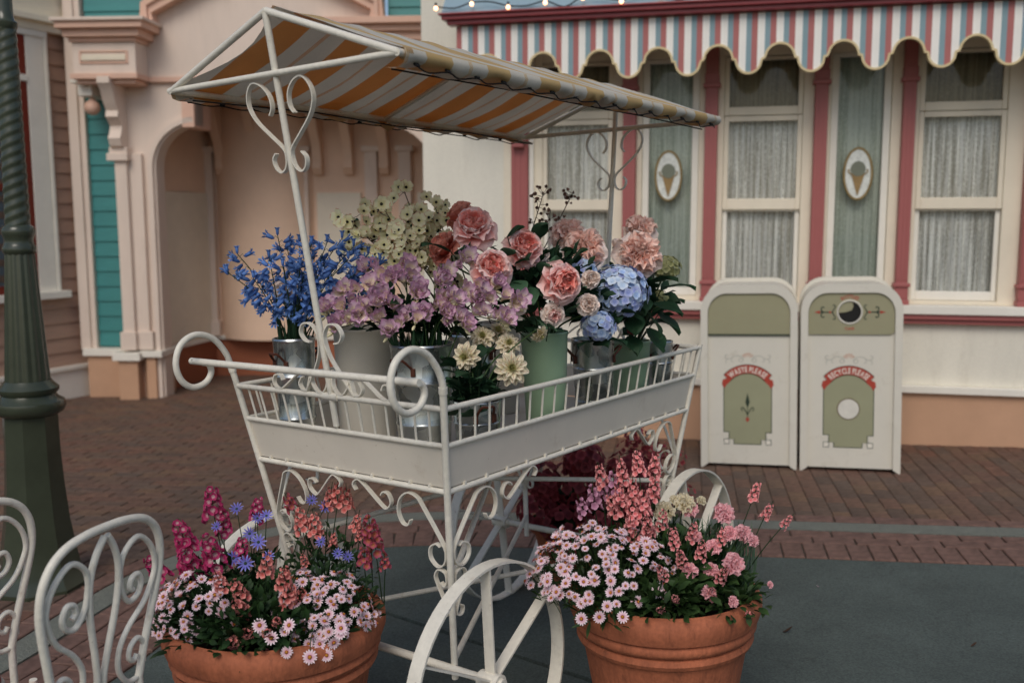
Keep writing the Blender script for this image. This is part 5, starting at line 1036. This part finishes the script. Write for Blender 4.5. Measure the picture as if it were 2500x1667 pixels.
for s in range(2):
    m=MB()
    for i in range(5): petal(.011,.009,bend=.5,cup=.3,shape='round',nu=2,nv=3,seed=s+i,M=RZ(1.257*i)@RX(R(30)),mb=m)
    bf.append(m.mesh('blossom',BRF,70))
TW=[(0.151, 3.6, 1.726), (0.262, 3.6, 1.736), (0.17, 3.55, 1.641), (-0.172, 3.5, 1.664)]
for k,((x,y,z),l) in enumerate(zip(TW,('dusky twig of dried blossom, left of the two above the peonies','dusky twig of dried blossom leaning right above the peonies','short dusky blossom twig behind the peonies','short dusky blossom twig behind the topmost rose'))):
    base=V(bP); o=thing('blossom_twig',l,'twig',GM@T(*base)); q=V((x,y,z))-base; P=[(0,0,-.03),tuple(V((q.x*.5,q.y*.5,q.z*.5))),tuple(V((q.x*.85,q.y*.9,q.z*.85))),tuple(q)]; stem(o,P,.0028,.0013,TWIGM,'branch'); C=cat_rom(P,10)
    for i in range(17):
        c=C[int((1-rnd.random()**1.6*.4)*(len(C)-1))]; e_=c+V((rnd.uniform(-.03,.03),rnd.uniform(-.03,.03),rnd.uniform(-.015,.03))); MB().tube([tuple(c),tuple(e_)],.0009,4).build('twig',TWIGM,o); link('blossom',rnd.choice(bf),o,orient(e_,(rnd.uniform(-1,1),rnd.uniform(-1,.2),rnd.uniform(-.3,1)),0)@Mx.Scale(rnd.uniform(.8,1.3),4))
for o_,c_,r_,n_,sd in ((gl,(.0,.02,.17),(.2,.1,.19),420,31),(dk,(-.03,-.04,.14),(.17,.1,.2),340,32),(lv,(0,.02,.06),(.07,.06,.1),120,33),(fb_,(0,0,.12),(.2,.1,.12),200,34)): foliage(o_,c_,*r_,n_,.05,.026,LEAFD,'inner_foliage',.0,.1,sd)
hb=thing('hydrangea_foliage','dark leaves around the blue hydrangeas and small pale roses','leaves',GM@T(*bH)); foliage(hb,(0,-.03,.14),.14,.1,.14,220,.055,.03,LEAFD,'inner_foliage',.0,.1,35)
bb=thing('bellflower_foliage','dark strap leaves under the blue bellflowers','leaves',GM@T(*bB))
for i in range(34): a=rnd.uniform(0,6.28); link('leaf',strap,bb,T(.04*math.cos(a)*rnd.random(),.04*math.sin(a)*rnd.random(),-.05)@RZ(a)@RX(R(rnd.uniform(62,88)))@Mx.Scale(rnd.uniform(.7,1.2),4))
# ---------------- terracotta pots ----------------
def pot(x,y,r,label):
    o=thing('terracotta_pot',label,'flower pot',GM@T(x,y)); k=r/.3
    pr=[(0,0),(.185,0),(.19,.01),(.225,.2),(.252,.35),(.256,.362),(.268,.366),(.274,.378),(.27,.392),(.262,.397),(.274,.402),(.282,.415),(.28,.428),(.274,.434),(.288,.442),(.298,.47),(.298,.495),(.288,.512),(.27,.52),(.262,.51),(.25,.45),(0,.44)]
    b=MB().lathe([(a*k,z) for a,z in pr],72).build('pot_body',TERRA,o,40); MB().lathe([(0,.015),(.12,.012),(.235*k,0)],32).build('soil',SOIL,o,M=T(0,0,.465)); return o
PL=(-.68,2.755); PR=(.47,2.885)
pot(*PL,.32,'terracotta pot of mixed flowers beside the white chair'); pot(*PR,.292,'terracotta pot of mixed flowers in front of the right cart wheels')
DW=petal_mat('daisy_pink_white_petal',(228,172,188),(247,230,234),trans=.16,rnd_amt=.1); DO=mat('daisy_orange_disc',(206,138,50),.8,var=.2,scale=200,bump=.6,bscale=700); DO2=mat('daisy_red_eye',(150,62,36),.8,var=.2)
def daisy_mesh(s,n=15,r=.0142,dr=0):
    q=random.Random(s); m=MB()
    for i in range(n): petal(r*q.uniform(.9,1.05),r*.36,bend=q.uniform(-.3,.1),cup=.2,shape='strap',nu=2,nv=3,seed=s+i,M=RZ(2*PI*i/n+q.uniform(-.06,.06))@T(0,r*.22,0)@RX(R(q.uniform(0,14)-dr)),mb=m)
    m.lathe([(0,.0042),(r*.18,.0036),(r*.3,.0012),(r*.33,-.001)],9,mi=1); m.lathe([(r*.34,-.002),(r*.37,.0006),(r*.3,.0024)],9,mi=2)
    m.lathe([(0,-.003),(.002,-.002),(r*.3,-.001)],6,mi=3); return m.mesh('daisy',[DW,DO,DO2,STEMG],70)
DAI=[daisy_mesh(0),daisy_mesh(20,13),daisy_mesh(40,16,.0132),daisy_mesh(60,14,.0125,-28),daisy_mesh(80,12,.013,38),daisy_mesh(100,15,.0145,12)]
def daisies(label,c,spots,fol,group=None):
    o=thing('daisy_plant',label,'plant',GM@T(*c)); stems=MB()
    for (x,y,z,dx,dy,dz,s) in spots:
        p=V((x,y,z))-V(c); d=V((dx,dy,dz)).normalized(); link('daisy',rnd.choice(DAI),o,orient(p,d,rnd.random()*6)@Mx.Scale(s,4)); low=z<.53
        b=p-d*.05-V((0,0,.02)) if not low else V((p.x*.72,p.y*.72+.02,max(.04,p.z+.05))); stems.tube([tuple(b),tuple((b+p)/2-d*.006+(V((0,-.02,.012)) if low else V((0,0,0)))),tuple(p-d*.002)],.0012,4)
    tag(stems.build('flower_stalks',STEMG,o,60),kind='stuff')
    for a in fol: foliage(o,*a)
    return o
def dome(n,c,rx,ry,rz,az0,az1,e0,e1,seed,s=1.0,mind=.022):
    r=random.Random(seed); out=[]; tries=0
    while len(out)<n and tries<n*40:
        tries+=1; a=R(r.uniform(az0,az1)); e=math.asin(r.uniform(math.sin(R(e0)),math.sin(R(e1)))); d=V((math.cos(e)*math.cos(a),math.cos(e)*math.sin(a),math.sin(e))); k=r.uniform(.93,1.06); p=V((c[0]+d.x*rx*k,c[1]+d.y*ry*k,c[2]+d.z*rz*k))
        if any((p-V(q[:3])).length<mind for q in out): continue
        nn=V((d.x/rx,d.y/ry,d.z/rz)).normalized()+V((r.gauss(0,.36),r.gauss(0,.36)-.1,r.gauss(0,.3)+.3)); out.append((*p,*nn,r.uniform(.72,1.15)*s))
    return out
# right pot
c=(.29,2.84,.5); sp=dome(175,c,.235,.2,.235,150,345,12,80,5,1.0,.0155)+[(.25,2.61,.535,.1,-.9,.2,1.1),(.2,2.6,.535,-.2,-.9,.3,1.1),(.31,2.57,.55,.1,-.8,.4,1.05),(.27,2.585,.575,.0,-.8,.4,1.1)]
daisies('mound of pink-white daisies in the pot in front of the right cart wheels',c,sp,[((0,0,0),.215,.185,.215,1300,.028,.009,FOL,'foliage',.1,.35,3)])
c=(-.86,2.7,.5); sp=dome(64,c,.15,.16,.17,170,320,5,75,8,1.0,.0155); daisies('smaller mound of pink-white daisies nearest the white chair',c,sp,[((0,0,0),.145,.155,.16,800,.028,.009,FOLD,'foliage',.1,.3,4)])
c=(-.53,2.7,.5); sp=dome(120,c,.165,.19,.165,185,350,6,80,9,1.0,.0155)+[(-.66+.22*i/11+rnd.uniform(-.02,.02),2.5+rnd.uniform(-.02,.05),.48+rnd.uniform(0,.1),rnd.uniform(-.3,.4),-.8,.45,1.15) for i in range(12)]+[(-.52,2.46,.505,.1,-.9,.3,1.15),(-.58,2.46,.52,-.1,-.9,.3,1.1)]
daisies('spreading pink-white daisies spilling over the left pot towards the cart',c,sp,[((0,0,0),.175,.185,.155,1100,.028,.009,FOLD,'foliage',.1,.3,5)])
# spikes of small flowers
def spike_mesh(mt,r,L,n,fs,seed,five=True):
    q=random.Random(seed); m=MB()
    for i in range(n):
        t=i/n; a=i*2.4; k=(1-t*.55)*r; z=L*t; d=V((math.cos(a),math.sin(a),.25)); M=orient((d.x*k,d.y*k,z),d+V((q.gauss(0,.2),q.gauss(0,.2),q.gauss(0,.2))),q.random()*6); s=fs*(1-.45*t)
        for j in range(5 if five else 4): petal(s,s*.95,bend=.5,cup=.35,ruf=.1,shape='round',nu=2,nv=3,seed=seed+j,M=M@RZ(2*PI*j/(5 if five else 4))@RX(R(12)),mb=m)
    return m.mesh('flower_spike',mt,70)
COR=petal_mat('diascia_coral_petal',(206,98,94),(240,164,154),trans=.16,rnd_amt=.15); PNK=petal_mat('diascia_pink_petal',(220,112,116),(244,176,172),trans=.16,rnd_amt=.15); MAG=petal_mat('stock_magenta_petal',(226,190,190),(208,70,124),mid=(192,48,108),trans=.25,rnd_amt=.25); LIL=petal_mat('snapdragon_lilac_petal',(190,130,160),(216,166,190),trans=.3,rnd_amt=.15); SNP=petal_mat('snapdragon_rose_petal',(196,120,80),(196,84,124),trans=.3,rnd_amt=.2)
SPK={k:[spike_mesh(mt,r,L,n,fs,s) for s in range(3)] for k,(mt,r,L,n,fs) in dict(coral=(COR,.016,.068,22,.0125),pink=(PNK,.016,.075,24,.0122),magenta=(MAG,.021,.095,20,.021),lilac=(LIL,.017,.07,15,.016),snap=(SNP,.02,.075,15,.018)).items()}
def spikes(name,label,c,key,L,fol=None):
    o=thing(name,label,'plant',GM@T(*c)); 
    for i,(x,y,z,s) in enumerate(L):
        p=V((x,y,z))-V(c); b=V((p.x*.45+rnd.uniform(-.03,.03),p.y*.45,0)); dv=(p-b).normalized()+V((rnd.uniform(-.12,.12),rnd.uniform(-.15,.05),0)); stem(o,[tuple(b),tuple(b+(p-b)*.6+V((0,0,.01))),tuple(p),tuple(p+dv*.085*s)],.0022,.001,STEMD); link('flower_spike',rnd.choice(SPK[key]),o,orient(p,dv,rnd.random()*6)@Mx.Scale(s,4))
    for a in (fol or []): foliage(o,*a)
spikes('twinspur_plant','tall salmon-pink twinspur spikes rising in the middle of the right pot',(.42,2.95,.48),'pink',[(.30,2.98,.80,1),(.36,2.97,.82,1),(.41,2.97,.84,1),(.455,2.98,.83,1),(.345,2.9,.75,1.1),(.38,2.88,.71,1.1),(.41,2.88,.74,1.1),(.44,2.9,.78,1),(.36,2.84,.67,1.1),(.4,2.83,.66,1.1),(.33,2.93,.72,1),(.42,2.83,.69,1),(.385,2.92,.77,1),(.46,2.86,.7,.9),(.35,2.99,.76,1)],[((0,-.02,0),.16,.14,.3,380,.03,.011,FOLD,'foliage',.3,.1,6)])
spikes('twinspur_plant','low salmon-pink twinspur scattered over the right half of the right pot',(.55,2.85,.48),'pink',[(.48,2.74,.69,.8),(.5,2.72,.64,.8),(.55,2.72,.66,.8),(.53,2.75,.7,.8),(.44,2.68,.62,.7),(.6,2.7,.6,.8),(.57,2.68,.56,.75),(.62,2.78,.68,.7),(.77,2.88,.72,.7),(.74,2.9,.77,.8),(.82,2.86,.7,.6),(.66,2.7,.5,.6),(.47,2.66,.56,.5),(.43,2.66,.53,.5)])
spikes('snapdragon','lilac snapdragon spikes behind the daisies in the right pot',(.32,2.97,.48),'lilac',[(.27,2.98,.74,1),(.3,3.0,.76,.9),(.24,2.97,.72,.8),(.33,2.98,.78,1)])
spikes('stock_plant','deep magenta stock spikes behind the chair in the left pot',(-.84,2.82,.48),'magenta',[(-.87,2.85,.77,1),(-.845,2.85,.72,.8),(-.935,2.8,.69,1),(-.93,2.79,.63,1),(-.84,2.76,.65,1.1),(-.9,2.76,.62,1),(-1.0,2.76,.62,.9),(-.75,2.86,.76,.7),(-.79,2.8,.65,.8)],[((0,0,0),.14,.12,.2,160,.045,.014,FOLD,'foliage',.3,.1,7)])
spikes('twinspur_plant','coral twinspur spikes at the front of the left pot between the daisy mounds',(-.67,2.7,.48),'coral',[(-.66,2.6,.68,1),(-.61,2.59,.65,1),(-.6,2.57,.61,1.1),(-.72,2.58,.62,1),(-.71,2.57,.58,1),(-.77,2.57,.655,.9),(-.73,2.53,.52,.9),(-.69,2.53,.54,.8),(-.64,2.52,.54,.8),(-.65,2.52,.51,.6),(-.7,2.5,.48,.7),(-.585,2.6,.6,.9),(-.62,2.53,.57,.6)],[((0,0,0),.17,.17,.1,420,.034,.02,FOLD,'foliage',.2,.3,8)])
spikes('twinspur_plant','coral twinspur spikes at the back of the left pot under the cart',(-.56,2.9,.48),'coral',[(-.55,2.95,.76,1),(-.52,2.94,.78,1),(-.49,2.94,.76,1),(-.62,2.9,.71,1.1),(-.58,2.9,.69,1.1),(-.47,2.92,.7,.8),(-.53,2.9,.66,.6),(-.45,2.9,.68,.6),(-.6,2.82,.63,.6)],[((0,0,0),.18,.12,.24,420,.03,.014,FOLD,'foliage',.3,.1,9)])
spikes('snapdragon','rose-pink snapdragons at the right edge of the left pot',(-.42,2.88,.48),'snap',[(-.41,2.87,.69,1),(-.395,2.86,.64,1),(-.43,2.85,.61,.8),(-.66,2.96,.76,.7),(-.37,2.86,.6,.6)])
# cineraria
CIN=petal_mat('cineraria_blue_petal',(124,124,200),(166,166,226),mid=(120,116,212),trans=.3,rnd_amt=.2); cm=[]
for s in range(3):
    m=MB(); q=random.Random(s)
    for i in range(11): petal(.026,.0062,bend=q.uniform(-.2,.3),cup=.2,shape='strap',nu=2,nv=3,seed=i,M=RZ(2*PI*i/11)@T(0,.004,0)@RX(R(q.uniform(0,24))),mb=m)
    m.lathe([(0,.004),(.004,.003),(.006,0)],8,mi=1); cm.append(m.mesh('daisy_flower',[CIN,INK],70))
o=thing('cineraria','blue-violet cineraria in the left pot beside the magenta stock','plant',GM@T(-.75,2.84,.48))
for (x,y,z,dx,dz) in ((-.85,2.8,.76,-.1,.5),(-.8,2.84,.8,.1,.7),(-.74,2.84,.77,.3,.6),(-.76,2.82,.73,.0,.3),(-.73,2.8,.71,.1,.4),(-.8,2.78,.67,.0,.2),(-.76,2.76,.66,.1,.3),(-.7,2.79,.67,.3,.5),(-.71,2.83,.78,.2,.9),(-.5,2.8,.67,.3,.4),(-.47,2.8,.66,.3,.5),(-.55,2.82,.7,-.2,.5),(-.6,2.95,.79,.2,.6),(-.56,2.95,.77,.4,.4)):
    p=V((x+.75,y-2.84,z-.48)); link('daisy_flower',rnd.choice(cm),o,orient(p,(dx,-.7,dz),rnd.random()*6)@Mx.Scale(rnd.uniform(.6,.9),4)); stem(o,[(p.x*.3,p.y*.3,0),(p.x*.7,p.y*.7,p.z*.6),tuple(p)],.002,.0012,STEMD)
foliage(o,(0,0,0),.14,.1,.2,320,.034,.018,FOLD,'foliage',.3,.1,41)
# carnations
CAR=petal_mat('carnation_pink_petal',(234,130,146),(248,196,200),trans=.16,rnd_amt=.12); CRC=petal_mat('carnation_cream_petal',(226,206,150),(236,228,204),trans=.3,rnd_amt=.1)
cp_={'pink':pset(CAR,1.0,.8,n=4,bend=.3,cup=.2,lip=.3,ruf=.3,nv=4,nu=6),'cream':pset(CRC,1.0,.8,n=4,bend=.3,cup=.2,lip=.3,ruf=.3,nv=4,nu=6)}
def carnation_plant(label,c,heads,blades):
    o=thing('carnation_plant',label,'plant',GM@T(*c)); bl=MB()
    for (x,y,z,r,dx,dz,kk) in heads:
        p=V((x,y,z))-V(c); d=V((dx,-.7,dz)).normalized(); stem(o,[(p.x*.4,p.y*.4,0),tuple(p*.7),tuple(p-d*r*.4)],.0022,.0018,STEMG); H=orient(p-d*r*.2,d,rnd.random()*6)@Mx.Scale(r,4); fm=MB()
        for n,el,sc_ in ((8,8,1),(8,30,.9),(7,50,.75),(5,72,.6)):
            for i in range(n):
                pt=rnd.choice(cp_[kk]); M=RZ(2*PI*i/n+rnd.uniform(-.2,.2))@RX(R(el+rnd.uniform(-9,9)))@Mx.Scale(sc_,4); fm.add([v.co[:] for v in pt.vertices],[tuple(f.vertices) for f in pt.polygons],0,M,[(.5,v.index//7/4) for v in pt.vertices])
        fm.build('flower_head',CAR if kk=='pink' else CRC,o,70,M=H)
    for i in range(blades):
        a=rnd.uniform(0,6.28); rr=rnd.uniform(0,.14); petal(rnd.uniform(.08,.17),.005,bend=rnd.uniform(.1,.8),cup=.3,shape='point',nu=2,nv=4,M=T(rr*math.cos(a),rr*math.sin(a)-.02,rnd.uniform(0,.1))@RZ(a)@RX(R(rnd.uniform(25,80))),mb=bl)
    tag(bl.build('blades',FOLB,o,70),kind='stuff'); return o
carnation_plant('pink carnations with grey-green blades at the right of the right pot',(.6,2.92,.49),[(.655,2.9,.735,.036,.1,.6,'pink'),(.66,2.84,.69,.026,-.1,.5,'pink'),(.7,2.84,.69,.03,.2,.5,'pink'),(.64,2.7,.645,.036,.2,.4,'pink'),(.56,2.95,.735,.03,.0,.6,'pink'),(.58,2.72,.62,.026,-.1,.3,'pink'),(.52,2.72,.62,.026,-.1,.3,'pink'),(.6,2.78,.67,.026,.1,.5,'pink'),(.56,2.66,.58,.022,.1,.2,'pink'),(.63,2.66,.55,.018,.2,.3,'pink'),(.72,2.8,.68,.02,.3,.4,'pink'),(.76,2.76,.56,.012,.5,.3,'pink'),(.55,2.79,.7,.02,.0,.5,'pink')],460)
carnation_plant('cream carnations at the back of the right pot below the cart wheel',(.5,3.0,.49),[(.48,2.93,.735,.036,-.1,.5,'cream'),(.545,2.95,.755,.036,.0,.7,'cream'),(.52,2.97,.76,.02,.1,.8,'cream'),(.6,2.97,.755,.018,.2,.8,'cream')],80)
o=thing('leafy_plant','broad-leaved green plant at the front of the right pot','plant',GM@T(.5,2.83,.5)); foliage(o,(-.0,.04,.03),.22,.22,.15,700,.042,.02,FOL,'foliage',.15,.4,11); foliage(o,(-.04,-.12,.02),.2,.1,.09,420,.04,.019,FOL,'foliage',.1,.3,21); foliage(o,(.13,-.08,0),.12,.12,.1,260,.036,.016,FOL,'foliage',.1,.3,22); foliage(o,(-.2,-.1,0),.1,.12,.06,220,.05,.01,FOL,'feathery_leaves',.0,.4,12); foliage(o,(.06,.08,0),.17,.2,.2,260,.035,.014,FOLD,'foliage',.2,.2,13)
o=thing('leafy_plant','dark leafy plant spilling over the front of the left pot','plant',GM@T(-.72,2.69,.5)); foliage(o,(.04,-.06,0),.24,.18,.13,1000,.036,.017,FOLD,'foliage',.15,.4,14); foliage(o,(.1,-.11,.015),.22,.1,.09,520,.036,.017,FOLD,'foliage',.1,.3,23); foliage(o,(-.14,-.02,-.0),.13,.15,.1,260,.045,.01,FOLD,'feathery_leaves',-.2,.4,15)
# flowers in the shade behind the cart
o=thing('flower_pot','terracotta pot half hidden behind the cart under the maroon flowers','flower pot',GM@T(.3,4.35)); MB().lathe([(0,0),(.14,0),(.2,.26),(.22,.26),(.22,.3),(.2,.3),(.18,.26),(0,.25)],32).build('pot_body',TERRA,o,40); MB().lathe([(0,.27),(.18,.265)],24).build('soil',SOIL,o)
o=thing('maroon_hydrangea','deep maroon mophead flowers in the shade under the cart','plant',GM@T(.3,4.35,.27))
foliage(o,(0,0,0),.2,.2,.2,260,.06,.035,FOLD,'foliage',.2,.2,16)
for (x,y,z,r) in ((-.08,-.12,.05,.1),(.06,-.14,.1,.1),(-.02,-.05,.2,.11),(.14,-.06,.2,.09),(-.12,-.02,.16,.08),(.04,.05,.27,.09),(-.04,-.16,-.06,.09),(.12,-.15,-.03,.09),(.22,-.1,.27,.09),(-.19,-.1,.1,.09),(.02,-.12,.33,.08),(.26,-.14,.12,.09),(-.16,-.1,.24,.08)): ball(o,(x,y,z),r,54,HM_,(0,-1,.3),.9)
o=thing('dusky_red_plant','dusky red flowering plant behind the cart beside the maroon mopheads','plant',GM@T(.62,4.62,.0)); foliage(o,(0,0,.15),.2,.2,.3,300,.04,.016,FOLD,'foliage',.2,.2,17)
for i in range(38): a=rnd.uniform(0,6.28); rr=rnd.uniform(0,.24); ball(o,(rr*math.cos(a),rr*math.sin(a),rnd.uniform(.36,.64)-rr*.5),.042,16,HM2,(0,-1,.4),.9)

lit=[('curled brown leaf lying on the concrete right of the pots',(1.06,3.72),TWIGM,.05,.02),('pink petal lying on the concrete under the right pot',(.86,2.98),CAR,.02,.016),('pale petal lying on the concrete in front of the bins',(1.35,4.2),DW,.016,.012),('small dry leaf on the concrete near the right edge',(1.72,3.55),TWIGM,.03,.014)]
for l,(x,y),mt,L_,W_ in lit:
    o=petal(L_,W_,bend=1.1,cup=.6,shape='point',nu=3,nv=5).build('fallen_leaf' if 'leaf' in l else 'fallen_petal',mt,None,70); o.matrix_world=GM@T(x,y,.007)@RZ(rnd.uniform(0,6)); tag(o,l,'leaf' if 'leaf' in l else 'petal')
